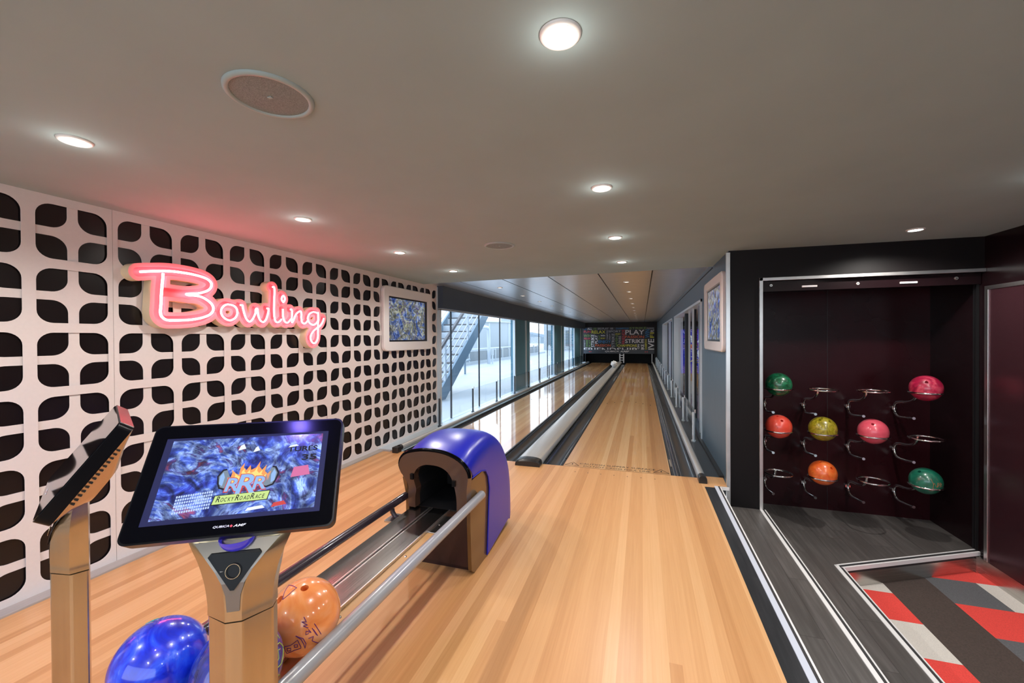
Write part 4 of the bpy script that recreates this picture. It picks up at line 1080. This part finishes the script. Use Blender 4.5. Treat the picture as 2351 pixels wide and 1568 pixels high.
for x, z, m_ in ((1.11, 1.838, 'alu'), (1.758, 1.826, 'alu'), (2.416, 1.838, 'alu')):
    mb = MB(); mb.cyl((x-1.8, -0.001, z-1.83), (x-1.8, -0.008, z-1.83), 0.014, 0.011, 18); s_ = mb.build('screw', M['alu'], hd)
    mb = MB(); mb.cyl((x-1.8, -0.0082, z-1.83), (x-1.8, -0.0088, z-1.83), 0.005, seg=6); mb.build('socket', M['black_matte'], s_)
for x in (1.405, 2.105):
    mb = MB(); mb.box(x-1.8-0.058, x-1.8+0.058, -0.012, 0.001, -0.020, -0.004); mb.build('lamp_bar', M['tv_white'], hd, bevel=0.003)
# door panel in the right wall
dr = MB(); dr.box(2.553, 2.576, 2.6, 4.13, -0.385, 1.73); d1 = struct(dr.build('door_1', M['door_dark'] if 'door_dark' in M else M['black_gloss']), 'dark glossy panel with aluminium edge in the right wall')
mb = MB(); mb.box(2.545, 2.576, 4.13, 4.165, -0.385, 1.73); mb.box(2.545, 2.576, 2.6, 4.165, 1.73, 1.76); mb.build('door_frame', M['alu'], d1, bevel=0.002)
mb = MB(); mb.box(2.555, 2.578, 2.0, 4.24, -0.52, -0.388); mb.box(2.535, 2.560, 4.22, 4.285, -0.52, -0.39)
struct(mb.build('baseboard_right', M['steel']), 'brushed steel skirting above the carpet')
# unseen walls that close the room
mb = MB(); mb.box(-3.3, 2.7, -2.36, -2.28, -0.6, 0.5); mb.box(-3.3, 2.7, -2.36, -2.28, 2.05, 2.3); mb.box(-3.3, -2.9, -2.36, -2.28, 0.5, 2.05); mb.box(2.3, 2.7, -2.36, -2.28, 0.5, 2.05); struct(mb.build('wall_back', plain('grey_back_wall', (0.22, 0.21, 0.20), 0.7)), 'plain grey wall behind the viewpoint')

mb = MB(); mb.add([(-2.9, -2.32, 0.5), (2.3, -2.32, 0.5), (2.3, -2.32, 2.05), (-2.9, -2.32, 2.05)], [(0, 1, 2, 3)]); struct(mb.build('window_6', M['glass']), 'added unseen window behind the viewpoint, letting in daylight')  # unseen window added to throw daylight on the walls and ceiling
# ------------------------------------------------------------------ lanes
def make_lane(label, x0, x1, marks):
    t = thing('bowling_lane', label, 'bowling lane', ((x0+x1)/2, FOUL, 0), group='bowling lanes')
    hw_ = (x1-x0)/2
    mb = MB(); mb.box(-hw_, hw_, 0.004, LEND-FOUL-0.1, -0.05, 0.0); mb.build('lane_bed', M['lane_wood'], t)
    mb = MB(); mb.box(-hw_, hw_, -0.001, 0.004, -0.05, 0.0004); mb.build('foul_line', M['mark_black'], t)
    mb = MB()
    for k in range(-3, 4):
        y = 4.90 - abs(k)*0.16 + (0.0)
        x = k*hw_*2/7.6
        mb.add([(x-0.013, y-0.06, 0.0006), (x+0.013, y-0.06, 0.0006), (x, y+0.06, 0.0006)], [(0, 1, 2)])
    mb.build('aiming_arrows', M['mark_black'], t)
    mb = MB()
    put_text(mb, 'CAUTION SLIPPERY SURFACE', lambda u, w: (u, w, 0.0006), -0.38, 0.40, 0.105, 0.155, 0, 0, 0, 0.005)
    put_text(mb, 'DO NOT CROSS FOUL LINE', lambda u, w: (u, w, 0.0006), -0.33, 0.35, 0.03, 0.075, 0, 0, 0, 0.005)
    for s in (-1, 1):
        for sc in (1, 0.6):
            pts = [(s*0.455-0.075*sc, 0.045+(1-sc)*0.02), (s*0.455+0.075*sc, 0.045+(1-sc)*0.02), (s*0.455, 0.045+0.115*sc)]
            loop = [(p, q, 0.0008) for p, q in pts] + [(pts[0][0], pts[0][1], 0.0008)]
            if sc == 1: 
                for a, b in zip(loop[:-1], loop[1:]): mb.bar(a, b, 0.007, 0.0004)
            else: mb.box(s*0.455-0.006, s*0.455+0.006, 0.075, 0.115, 0.0005, 0.0008)
    mb.build('warning_text', M['mark_black'], t)
    mb = MB()
    for k in range(-3, 4): 
        x = k*hw_*2/8.4; mb.add([(x+0.007*math.cos(a*PI/5), -0.16+0.007*math.sin(a*PI/5), 0.0006) for a in range(10)], [range(10)])
    mb.build('approach_dots', M['mark_black'], t)
    return t
make_lane('glossy maple lane beside the slate wall, nearer the camera', L2[0], L2[1], True)
make_lane('glossy maple lane along the windows, behind the blue hood', L1[0], L1[1], True)
def gutter(label, x0, x1):
    t = thing('gutter', label, 'lane gutter', ((x0+x1)/2, FOUL, 0), group='lane gutters')
    hw_ = (x1-x0)/2; pts = []
    for k in range(11):
        a = PI*k/10; pts.append((-hw_*math.cos(a), -0.012-0.062*math.sin(a)))
    mb = MB(); Lg = LEND-FOUL-0.1
    V = [(p, 0.0, q) for p, q in pts] + [(p, Lg, q) for p, q in pts]; n = len(pts)
    mb.add(V, [(k, k+1, n+k+1, n+k) for k in range(n-1)], 0, True)
    mb.add([(-hw_, 0, -0.012), (-hw_, Lg, -0.012), (-hw_, Lg, -0.002), (-hw_, 0, -0.002)], [(0, 1, 2, 3)]); mb.add([(hw_, 0, -0.012), (hw_, Lg, -0.012), (hw_, Lg, -0.002), (hw_, 0, -0.002)], [(3, 2, 1, 0)])
    mb.build('channel', M['gutter'], t)
    # folded bumper rail lying in the gutter
    return t
g1 = gutter('charcoal gutter between the near lane and the slate wall', L2[1], 0.505)
g2 = gutter('charcoal gutter on the left side of the near lane', -1.035, L2[0])
g3 = gutter('charcoal gutter on the right side of the window lane', L1[1], -1.33)
g4 = gutter('charcoal gutter between the window lane and the window sill', -2.80, L1[0])
Lg = LEND-FOUL-0.1
mb = MB()
for i, x in enumerate((-0.075, -0.045, -0.01)):
    mb.bar((x, 0.02, -0.035-0.01*i), (x-0.02, Lg, -0.035-0.01*i), 0.006, 0.004)
mb.bar((-0.10, 0.55, 0.0), (-0.09, 0.40, -0.03), 0.016, 0.008)
mb.build('bumper_wire', M['alu'], g1)
mb = MB(); mb.bar((-0.095, 0.02, 0.006), (-0.095, Lg*0.5, 0.006), 0.022, 0.022); mb.build('bumper_rail', M['black_plastic'], g3, bevel=0.004)
for gg, x in ((g2, 0.09), (g4, 0.075)):
    mb = MB(); mb.bar((x, 0.3, -0.008), (x, Lg, -0.008), 0.014, 0.012); mb.build('bumper_rail', M['black_plastic'], gg)
# central divider
dv = thing('lane_divider', 'wide silver capping with black end piece between the two lanes', 'lane divider', (-1.18, FOUL-0.13, 0))
def capsec(hw_, h, n=12, pw=0.55):
    pts = []
    for k in range(n+1):
        a = PI*k/n; pts.append((-hw_*math.cos(a)*1.0, 0.02 + (h-0.02)*(math.sin(a)**pw if 0 < k < n else 0)))
    return [(hw_, -0.01)] + [(-p, q) for p, q in pts] + [(-hw_, -0.01)]
sec = capsec(0.135, 0.075); sec = [(u, w) for u, w in sec]
mb = MB(); mb.prism(sec, lambda u, w, dd: (u, dd, w), 0.12, LEND-FOUL+0.03, 0, 0, True); mb.build('capping', M['cap_silver'], dv)
mb = MB(); V = []; n = len(sec)
for yy, s in ((0.119, 1.0), (0.06, 0.995), (0.02, 0.93), (0.0, 0.72)):
    V += [(u*1.01, yy, max(0.0, w*s)) for u, w in sec]
F = [(q*n+k, q*n+(k+1) % n, (q+1)*n+(k+1) % n, (q+1)*n+k) for q in range(3) for k in range(n)] + [tuple(3*n+k for k in range(n))]
mb.add(V, F); mb.build('end_piece', M['black_plastic'], dv)
# capping by the slate wall
cr = thing('side_capping', 'slim silver capping with black end by the slate wall', 'lane capping', (0.542, FOUL-0.16, 0), group='side cappings')
sec = capsec(0.033, 0.068)
mb = MB(); mb.prism(sec, lambda u, w, dd: (u, dd, w), 0.10, LEND-FOUL, 0, 0, True); mb.build('capping', M['cap_silver'], cr)
mb = MB(); mb.prism([(u*1.08, max(0, w*1.02)) for u, w in sec], lambda u, w, dd: (u, dd, w), 0.0, 0.0995, 0); mb.build('end_piece', M['black_plastic'], cr, bevel=0.006)
# capping by the windows
cl = thing('side_capping', 'slim silver capping with black end bracket below the patterned wall', 'lane capping', (-2.835, FOUL-0.10, 0), group='side cappings')
mb = MB(); mb.tube([(0, 0.12, 0.045), (0, LEND-FOUL, 0.045)], 0.032, 20); mb.build('capping', M['cap_silver'], cl)
mb = MB(); mb.box(-0.045, 0.035, 0.0, 0.09, 0.0, 0.07); mb.cyl((0, 0.08, 0.045), (0, 0.125, 0.045), 0.036, seg=20); mb.build('end_piece', M['black_plastic'], cl, bevel=0.008)
mb = MB(); mb.box(0.575, RX+0.02, FOUL+0.07, LEND, -0.06, -0.004)
struct(mb.build('floor_ledge_right', M['base_blue']), 'dark blue ledge between the capping and the slate wall')
mb = MB(); mb.box(0.72, RX, FOUL+0.07, LEND, -0.01, 0.018); struct(mb.build('baseboard_slate', M['black_plastic']), 'black skirting under the slate wall')
mb = MB(); mb.box(-3.16, -2.868, FOUL-0.02, LEND, -0.08, 0.02); mb.box(-2.868, -2.80, FOUL+0.0, LEND, -0.08, 0.0); 
struct(mb.build('window_sill', M['win_frame']), 'pale sill under the windows')
mb = MB(); mb.box(-3.2, 0.8, FOUL, LEND+1.6, -0.16, -0.09); struct(mb.build('floor_base', M['black_matte']), 'black underfloor beneath the lanes')

# ------------------------------------------------------------------ masking unit and pit
def mpx(x, z): return (-3.126 + (x-345)*(3.744/1415.0), 1.945 - (z-280)*(1.45/520.0))
mk = thing('masking_unit', 'dark board of coloured bowling words above the pins', 'masking board', (-1.25, LEND, 0.5))
mb = MB(); mb.box(-1.876, 1.868, 0.0, 0.06, 0.215, 1.445); mb.build('board', M['mask_board'], mk)
mb = MB(); mb.box(-1.876, 1.868, -0.012, 0.06, 0.0, 0.218); band = mb.build('lower_band', M['mask_band'], mk)
WORDS = [('WIN',348,282,410,325,0,'blue'),('ALL',425,280,525,325,0,'white'),('USE',540,285,620,322,0,'green'),('SKE',640,285,722,322,0,'grey'),('PLAY',735,285,865,322,0,'grey'),('WIN',895,285,955,325,0,'grey'),('CHAMPIONS',1010,290,1265,320,0,'blue'),('STRIKE',1280,281,1610,322,0,'green'),('PASSION',1620,293,1755,325,0,'grey'),
('FUN',355,340,495,385,0,'red'),('RELAX',515,338,800,400,0,'yellow'),('SPORT',860,340,1110,380,0,'grey'),('PLAY',1200,335,1570,425,0,'white'),('WIN',350,415,495,470,0,'green'),('RELAX',358,480,492,515,0,'red'),('STRIKE',505,420,572,670,1,'white'),('PLAY',585,430,640,600,1,'white'),('PLAY',655,425,690,520,1,'green'),('WIN',700,425,792,460,0,'white'),('SPORT',700,480,796,510,0,'yellow'),('CHAMPIONS',818,335,852,520,1,'grey'),('ENJOY',872,400,908,520,1,'grey'),('STRIKE',925,400,983,670,1,'grey'),('SPORT',1000,398,1105,430,0,'yellow'),('WIN',1000,440,1055,665,1,'green'),('SPARE',1065,450,1112,600,1,'grey'),('FRIENDS',1130,330,1190,610,1,'red'),('PASSION',1190,445,1565,495,0,'orange'),('STRIKE',1195,515,1565,590,0,'white'),('CHAMPIONS',1040,615,1425,665,0,'yellow'),('ENJOY',655,535,910,600,0,'blue'),('PASSION',590,612,905,662,0,'orange'),('ENJOY',350,525,385,665,1,'grey'),('SHARE',395,525,440,665,1,'green'),('PLAY',455,525,500,665,1,'green'),('FRIENDSHIP',350,680,1425,768,0,'white'),('ON',1435,615,1475,705,1,'white'),('IKE',1505,615,1565,716,1,'white'),('CHAMPIONS',1580,515,1620,716,1,'yellow'),('IVE',1645,510,1758,716,1,'white'),('FI',1680,390,1757,490,1,'yellow'),('WIN',1585,330,1672,490,1,'blue'),('PL',1690,333,1757,378,1,'white')]
for colr in ('white', 'grey', 'red', 'orange', 'yellow', 'green', 'blue'):
    mb = MB()
    for txt, x0, y0, x1, y1, rot, c in WORDS:
        if c != colr: continue
        a, b = mpx(x0, y1); c_, d_ = mpx(x1, y0)
        put_text(mb, txt, lambda u, w: (u+1.25, -0.002, w-0.5), a, c_, b, d_, rot, 0, 0, 0.012)
    lo = mb.build('lettering', M['ink_'+colr], mk); lo['label'] = colr + ' words'
mb = MB()
a, b = mpx(790, 772); c_, d_ = mpx(1280, 738)
um = a + (c_-a)*0.56
put_text(mb, 'QUBICA', lambda u, w: (u+1.25, -0.016, w-0.5), a, um, b, d_, 0, 0, 0.3, 0.01); put_text(mb, 'AMF', lambda u, w: (u+1.25, -0.016, w-0.5), um+0.05, c_, b, d_, 0, 0, 0.3, 0.01)
mb.build('maker_mark', M['ink_white'], band)
mb = MB()
for x in (468, 500, 1588, 1625):
    p, q = mpx(x, 760); mb.cyl((p+1.25, -0.012, q-0.5), (p+1.25, -0.018, q-0.5), 0.028, seg=14)
mb.build('pin_lamp', M['ink_red'], band)
mb = MB(); mb.box(-3.2, 0.8, LEND+1.4, LEND+1.5, -0.2, 2.3); struct(mb.build('wall_pit_back', M['black_matte']), 'black back of the pin pit')
mb = MB(); mb.box(-3.2, -3.13, LEND, LEND+1.5, -0.2, 2.3); mb.box(0.62, 0.8, LEND, LEND+1.5, -0.2, 2.3); mb.box(-3.2, 0.8, LEND-0.02, LEND+1.5, 1.95, 2.3)
struct(mb.build('wall_pit', M['black_matte']), 'black surround of the masking board')
pp = thing('kickback_post', 'pair of pale steel posts between the two pin pits', 'steel posts', (-1.06, LEND-0.02, 0))
for x in (-0.10, 0.10):
    mb = MB(); mb.box(x-0.03, x+0.03, 0, 0.06, 0, 0.5); mb.build('post', M['cap_silver'], pp)
mb = MB()
for z in (0.15, 0.28, 0.41): mb.box(-0.08, 0.08, 0.02, 0.05, z-0.02, z+0.02)
mb.build('crosspiece', M['cap_silver'], pp)
for x, lab in ((-3.02, 'slim dark post at the pit, window side'), (0.50, 'slim pale post at the pit, slate wall side')):
    mb = MB(); mb.box(-0.02, 0.02, 0, 0.06, 0.0, 0.5); o = mb.build('pit_post', M['black_plastic'] if x < 0 else M['cap_silver']); o.location = (x, LEND-0.06, 0.0); tag(o, lab, 'post')
# crumpled white bag on the divider
rnd = random.Random(3)
bm = bmesh.new(); bmesh.ops.create_icosphere(bm, subdivisions=3, radius=0.16)
for v in bm.verts: v.co = Vector((v.co.x*0.9, v.co.y*1.6, v.co.z*0.9)) * rnd.uniform(0.72, 1.08)
me = bpy.data.meshes.new('bag'); bm.to_mesh(me); bm.free(); me.materials.append(plain('crumpled_white_bag', (0.80, 0.83, 0.86), 0.6))
o = link(bpy.data.objects.new('crumpled_bag', me)); o.location = (-1.17, 18.4, 0.235); tag(o, 'crumpled white bag at the far end of the silver capping', 'bag')

# ------------------------------------------------------------------ slate wall by the lanes
OP1 = (5.96, 10.85); OP2 = (11.5, 16.9)
mb = MB()
def rw(y0, y1, z0, z1): mb.box(RX, RX+0.14, y0, y1, z0, z1)
rw(4.22, OP1[0], -0.05, 2.25); rw(OP1[1], OP2[0], -0.05, 2.25); rw(OP2[1], LEND, -0.05, 2.25)
rw(OP1[0], OP1[1], 1.885, 2.25); rw(OP2[0], OP2[1], 1.885, 2.25); rw(OP1[0], OP1[1], -0.05, 0.0); rw(OP2[0], OP2[1], -0.05, 0.0)
struct(mb.build('wall_slate', M['slate']), 'slate blue wall along the near lane')
mb = MB(); mb.box(RX-0.006, RX+0.002, 5.1, LEND, 2.150, 2.162); struct(mb.build('trim_9', M['black_matte']), 'thin black joint at the top of the slate wall')
for idx, (y0, y1) in ((4, OP1), (5, OP2)):
    mb = MB(); w_ = 0.05
    mb.box(RX-0.012, RX+0.14, y0, y0+w_, 0.0, 1.885); mb.box(RX-0.012, RX+0.14, y1-w_, y1, 0.0, 1.885); mb.box(RX-0.012, RX+0.14, y0, y1, 1.85, 1.885)
    fr = struct(mb.build('window_%d' % idx, M['win_frame']), 'tall dark window in the slate wall, ' + ('first from the television' if idx == 4 else 'second from the television'))
    L_ = y1-y0
    mb = MB()
    for f_ in (0.16, 0.34, 0.60): mb.box(RX+0.06, RX+0.13, y0+L_*f_-0.05, y0+L_*f_+0.05, 0.0, 1.85)
    mb.build('mullion', M['seal'], fr)
    mb = MB()
    for f_ in (0.10, 0.29, 0.40): mb.box(RX+0.03, RX+0.06, y0+L_*f_-0.02, y0+L_*f_+0.02, 0.0, 1.85)
    mb.build('glazing_bar', M['win_frame'], fr)
    mb = MB(); mb.add([(RX+0.09, y0, 0.0), (RX+0.09, y1, 0.0), (RX+0.09, y1, 1.85), (RX+0.09, y0, 1.85)], [(0, 1, 2, 3)]); mb.build('pane', M['door_glass'], fr)
# dim room behind the dark windows, with an added word panel imitating a reflection
mb = MB(); mb.box(3.4, 3.5, 4.9, 24, -0.2, 2.3); mb.box(0.92, 3.5, 4.88, 4.9, -0.2, 2.3); mb.box(0.92, 3.5, 24, 24.1, -0.2, 2.3)
struct(mb.build('wall_side_room', plain('dim_side_room', (0.02, 0.025, 0.04), 0.6)), 'dark wall of the room behind the slate wall')
mb = MB(); mb.box(0.9, 3.5, 4.9, 24, -0.2, -0.1); struct(mb.build('floor_side_room', M['approach']), 'wooden floor seen through the dark windows')
mb = MB(); mb.box(0.9, 3.5, 4.9, 24, 2.2, 2.3); struct(mb.build('ceiling_side_room', plain('lilac_ceiling', (0.25, 0.22, 0.42), 0.7)), 'lilac ceiling seen through the dark windows')
wp = thing('reflection_panel', 'added blue panel of mirrored words imitating a reflection in the first dark window', 'reflection panel', (1.75, 12.6, 0.35))
mb = MB(); mb.box(-0.75, 0.75, 0.0, 0.05, 0.0, 1.25); mb.build('board', M['reflection_blue'], wp)
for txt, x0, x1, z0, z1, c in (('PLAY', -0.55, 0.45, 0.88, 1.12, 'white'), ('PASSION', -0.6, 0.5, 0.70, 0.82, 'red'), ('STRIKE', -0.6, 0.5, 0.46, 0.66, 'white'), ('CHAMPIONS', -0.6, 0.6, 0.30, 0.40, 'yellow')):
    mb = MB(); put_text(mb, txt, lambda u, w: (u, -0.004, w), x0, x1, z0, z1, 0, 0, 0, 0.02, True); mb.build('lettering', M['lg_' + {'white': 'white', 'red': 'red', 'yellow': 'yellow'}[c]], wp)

# ------------------------------------------------------------------ windows on the left
GX = -3.10
mb = MB(); mb.box(-3.22, -3.02, 5.89, LEND+0.1, 1.862, 2.25); struct(mb.build('wall_beam_left', M['beam']), 'dark grey beam above the windows')
PIL = [(9.98, 11.34), (14.85, 16.75), (19.6, 22.3)]
for k, (y0, y1) in enumerate(PIL):
    mb = MB(); mb.box(-3.20, -3.08, y0, y1, -0.05, 1.87); p = struct(mb.build('pillar_%d' % (k+1), M['teal']), 'dark teal pillar between the windows, %s from the patterned wall' % ORD[k])
    mb = MB(); yy = y0 + (y1-y0)*0.72; mb.box(-3.082, -3.06, yy-0.05, yy+0.05, -0.02, 1.87); mb.build('pale_strip', M['win_frame'], p)
WIN = [(5.90, 9.98, [6.33, 7.59, 8.85]), (11.34, 14.85, [12.56, 13.78]), (16.75, 19.6, [18.2])]
for k, (y0, y1, mul) in enumerate(WIN):
    mb = MB(); mb.box(-3.13, -3.07, y0, y1, 1.835, 1.865); mb.box(-3.13, -3.07, y0, y1, -0.03, 0.022); mb.box(-3.13, -3.07, y0, y0+0.035, 0, 1.85); mb.box(-3.13, -3.07, y1-0.05, y1, 0, 1.85)
    fr = struct(mb.build('window_%d' % (k+1), M['win_frame']), 'window to the open deck, %s from the patterned wall' % ORD[k])
    mb = MB(); mb.add([(GX, y0, 0.0), (GX, y1, 0.0), (GX, y1, 1.84), (GX, y0, 1.84)], [(0, 1, 2, 3)]); mb.build('pane', M['glass'], fr)
    for m_ in mul:
        mb = MB(); mb.box(GX-0.012, GX+0.012, m_-0.012, m_+0.012, 0.0, 1.84); mb.build('glazing_bar', M['seal'], fr)

# low glass barriers
def barrier(label, x, ys, h0, h1, post_m, yend):
    t = thing('glass_barrier', label, 'glass barrier', (x, ys[0], 0), group='low glass barriers beside the lanes')
    for y in ys:
        mb = MB(); mb.tube([(0, y-ys[0], h0), (0, y-ys[0], h1)], 0.017, 12); mb.cyl((0, y-ys[0], h0), (0, y-ys[0], h0+0.02), 0.03, seg=14); p = mb.build('post', post_m, t)
        mb = MB(); mb.cyl((0.02, y-ys[0], h1-0.01), (0.02, y-ys[0], h1+0.035), 0.008, seg=8); mb.build('clip', M['alu'], p)
    for a, b in zip(ys, ys[1:] + [yend]):
        mb = MB(); mb.box(0.022, 0.030, a-ys[0]+0.03, b-ys[0]-0.03, h0+0.05, h1+0.02); mb.build('glass_panel', M['low_glass'], t)
    return t
barrier('low glass barrier on grey posts below the windows', -2.97, [5.66+1.3*k for k in range(13)], 0.02, 0.455, plain('slate_post', (0.06, 0.08, 0.10), 0.35, metal=0.4), 22.9)
barrier('low glass barrier on pale posts below the slate wall', 0.645, [5.88+1.4*k for k in range(12)], -0.004, 0.385, M['win_frame'], 22.9)

# ------------------------------------------------------------------ outside deck
mb = MB(); mb.box(-60, -3.16, -12, 110, -0.30, -0.10); struct(mb.build('ground_deck', M['deck']), 'pale open deck outside the windows')
mb = MB(); mb.box(-9.6, -9.2, 12, 40, -0.12, 0.05); struct(mb.build('kerb_outside', M['ship_white']), 'white kerb under the deck railing')
st = thing('staircase', 'white and grey outdoor staircase outside the first window', 'staircase', (-4.6, 8.65, -0.1))
# local: y up the run
sl_ = 2.045/2.885
def stair_z(y): return 0.06 + y*sl_
for x, nm in ((0.0, 'stringer'), (-1.15, 'stringer')):
    mb = MB(); mb.prism([(-0.25, -0.02), (0.35, -0.02), (5.4, stair_z(5.05)-0.0), (4.85, stair_z(5.05))], lambda u, w, dd: (dd, u, w), x-0.03, x+0.03)
    mb.build(nm, M['stair_grey'], st)
for k in range(15):
    y = 0.18 + k*0.30; z = 0.21 + k*0.30*sl_
    mb = MB(); mb.box(-1.14, -0.03, y-0.02, y+0.26, z-0.03, z); mb.build('tread', M['tread'] , st)
    mb = MB(); mb.box(-1.14, -0.03, y+0.24, y+0.26, z, z+0.17); mb.build('riser', M['rail_white'], st)
for x in (0.0, -1.15):
    for k in range(4):
        y = 0.42 + k*1.38
        mb = MB(); mb.bar((x, y, stair_z(y)-0.05), (x, y, stair_z(y)+1.02), 0.07, 0.05); mb.build('rail_post', M['rail_white'], st)
    mb = MB(); mb.bar((x, -0.1, stair_z(-0.1)+1.05), (x, 4.7, stair_z(4.7)+1.05), 0.06, 0.07); mb.build('handrail', M['tread'], st)
    mb = MB()
    for dz in (0.28, 0.53, 0.78): mb.bar((x, 0.1, stair_z(0.1)+dz), (x, 4.7, stair_z(4.7)+dz), 0.022, 0.022)
    mb.build('guard_bars', M['rail_white'], st)
o = MB().tube([(-5.95, 11.2, 0.40), (-6.4, 13.0, 0.42), (-7.2, 16.5, 0.45)], 0.055, 12).build('deck_pipe', M['stair_grey']); tag(o, 'grey pipe running over the deck from the foot of the staircase', 'pipe')
for q_ in ((-6.1, 11.8, 0.41), (-7.0, 15.6, 0.44)):
    MB().tube([(q_[0], q_[1], -0.1), q_], 0.04, 10).build('support', M['stair_grey'], o)
o = MB().tube([(-8.6, 20.4, 2.0), (-8.6, 21.9, 2.03), (-8.6, 22.4, 2.0), (-8.6, 22.55, 1.85), (-8.6, 22.6, 1.2), (-8.6, 22.6, -0.1)], 0.10, 14).build('vent_pipe', M['rail_white']); tag(o, 'tall white bent pipe standing on the deck', 'pipe')
rl = thing('deck_railing', 'white railing with grey screens along the open deck', 'railing', (-9.3, 14, 0))
for k in range(17):
    mb = MB(); mb.box(-0.035, 0.035, k*1.45-0.05, k*1.45+0.05, -0.1, 0.74); mb.build('post', M['rail_white'], rl)
mb = MB(); mb.bar((0, -0.5, 0.76), (0, 24, 0.76), 0.12, 0.06); mb.build('top_rail', M['rail_white'], rl)
mb = MB(); mb.box(-0.01, 0.01, 0, 23.5, 0.06, 0.62); mb.build('screen_panel', M['dim_glass'], rl)
fn_ = thing('ship_funnel', 'large pale rounded deckhouse beyond the railing', 'deckhouse', (-12.5, 30.5, 0))
mb = MB(); mb.tube([(0, 0, -0.1), (0, 0, 2.55)], 3.1, 40); mb.build('drum', M['ship_white'], fn_)
mb = MB(); mb.tube([(0.0, 0.0, 2.55), (0.0, 0.0, 2.62)], 3.2, 40); mb.build('drum_rim', M['rail_white'], fn_)
mb = MB(); mb.box(1.5, 2.9, 1.2, 3.4, 2.6, 3.3); mb.build('locker', M['ship_white'], fn_)
for k in range(7):
    a = -1.2 + k*0.28; mb = MB(); mb.box(3.09*math.cos(a)-0.03, 3.09*math.cos(a)+0.05, 3.09*math.sin(a)-0.04, 3.09*math.sin(a)+0.04, -0.1, 2.5); mb.build('rib', M['rail_white'], fn_)
for k, (x, y, lab) in enumerate(((-8.3, 22.4, 'small white notice on a post, outside the first window'), (-7.6, 26.9, 'small white notice on a post, second along the deck'), (-7.6, 34.5, 'small white notice on a post, third along the deck'))):
    t = thing('deck_notice', lab, 'notice', (x, y, -0.1), group='notices on the deck')
    mb = MB(); mb.box(-0.03, 0.03, -0.03, 0.03, 0, 0.55); mb.build('post', M['rail_white'], t)
    mb = MB(); mb.box(-0.03, 0.0, -0.19, 0.19, 0.50, 0.88); mb.box(0.0, 0.02, -0.19, 0.19, 0.50, 0.88); mb.build('board', M['ship_white'], t)
cab = thing('deck_cabin', 'tall white cabin with windows beyond the third window', 'cabin', (-8.2, 50, 0))
mb = MB(); mb.box(-3.5, 2.2, 0, 8, -0.1, 5.5); mb.build('wall', M['ship_white'], cab)
for k in range(7): mb = MB(); mb.box(-3.0+k*0.75, -2.55+k*0.75, -0.03, 0.0, 0.4, 2.3); mb.build('window', M['dim_glass'], cab)
o = MB()
hp = [(-75, -6)] + [(-75 + k*6, 2.6 + 1.6*math.sin(k*0.55) + 0.8*math.sin(k*1.3+1)) for k in range(12)] + [(-4, -6)]
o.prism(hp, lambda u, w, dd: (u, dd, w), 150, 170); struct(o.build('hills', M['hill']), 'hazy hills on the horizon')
rnd = random.Random(11)
for k in range(14):
    x = -62 + k*4.1; w_ = rnd.uniform(1.5, 3.4); h_ = rnd.uniform(1.0, 4.0)
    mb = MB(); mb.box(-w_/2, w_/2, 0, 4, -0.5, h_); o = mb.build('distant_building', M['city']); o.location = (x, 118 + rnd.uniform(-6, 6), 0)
    tag(o, 'pale hazy block on the skyline beyond the deck', 'building', 'hazy blocks on the skyline')

# ------------------------------------------------------------------ light
w = bpy.data.worlds.new('sky'); scene.world = w; w.use_nodes = True
nt = w.node_tree; bg = nt.nodes['Background']
tc = N(nt, 'ShaderNodeTexCoord'); sp = N(nt, 'ShaderNodeSeparateXYZ'); nt.links.new(tc.outputs['Generated'], sp.inputs[0])
r = ramp(nt, [(0.0, (0.80, 0.90, 1.0)), (0.5, (0.88, 0.94, 1.0)), (0.58, (0.80, 0.90, 1.0)), (1.0, (0.55, 0.74, 1.0))])
mr = N(nt, 'ShaderNodeMapRange'); mr.inputs['From Min'].default_value = -1; nt.links.new(sp.outputs['Z'], mr.inputs['Value']); nt.links.new(mr.outputs[0], r.inputs['Fac'])
nt.links.new(r.outputs['Color'], bg.inputs['Color']); bg.inputs['Strength'].default_value = 2.5
su = bpy.data.lights.new('hazy_sun', 'SUN'); su.energy = 0.9; su.angle = math.radians(12); su.color = (1.0, 0.96, 0.9)
so_ = link(bpy.data.objects.new('hazy_sun', su)); so_.rotation_euler = (math.radians(38), 0, math.radians(205))

# ------------------------------------------------------------------ camera
f_px, yaw, pitch, roll = 941.327, 0.307242669, -0.00784034879, 0.00573728833
fw = Vector((-math.sin(yaw)*math.cos(pitch), math.cos(yaw)*math.cos(pitch), math.sin(pitch)))
rt = Vector((math.cos(yaw), math.sin(yaw), 0)); dn = fw.cross(rt)
r2 = rt*math.cos(roll) + dn*math.sin(roll); d2 = -rt*math.sin(roll) + dn*math.cos(roll)
cam = bpy.data.cameras.new('camera'); co = link(bpy.data.objects.new('camera', cam))
cam.sensor_width = 36; cam.sensor_fit = 'HORIZONTAL'; cam.lens = f_px/2351*36; cam.clip_start = 0.02; cam.clip_end = 400
mt = Matrix(((r2.x, -d2.x, -fw.x, 0), (r2.y, -d2.y, -fw.y, 0), (r2.z, -d2.z, -fw.z, 1.375), (0, 0, 0, 1)))
co.matrix_world = mt
scene.camera = co
vs = scene.view_settings
vs.view_transform = 'Standard'; vs.look = 'None'; vs.gamma = 1.0; vs.use_curve_mapping = False; vs.exposure = 0.3
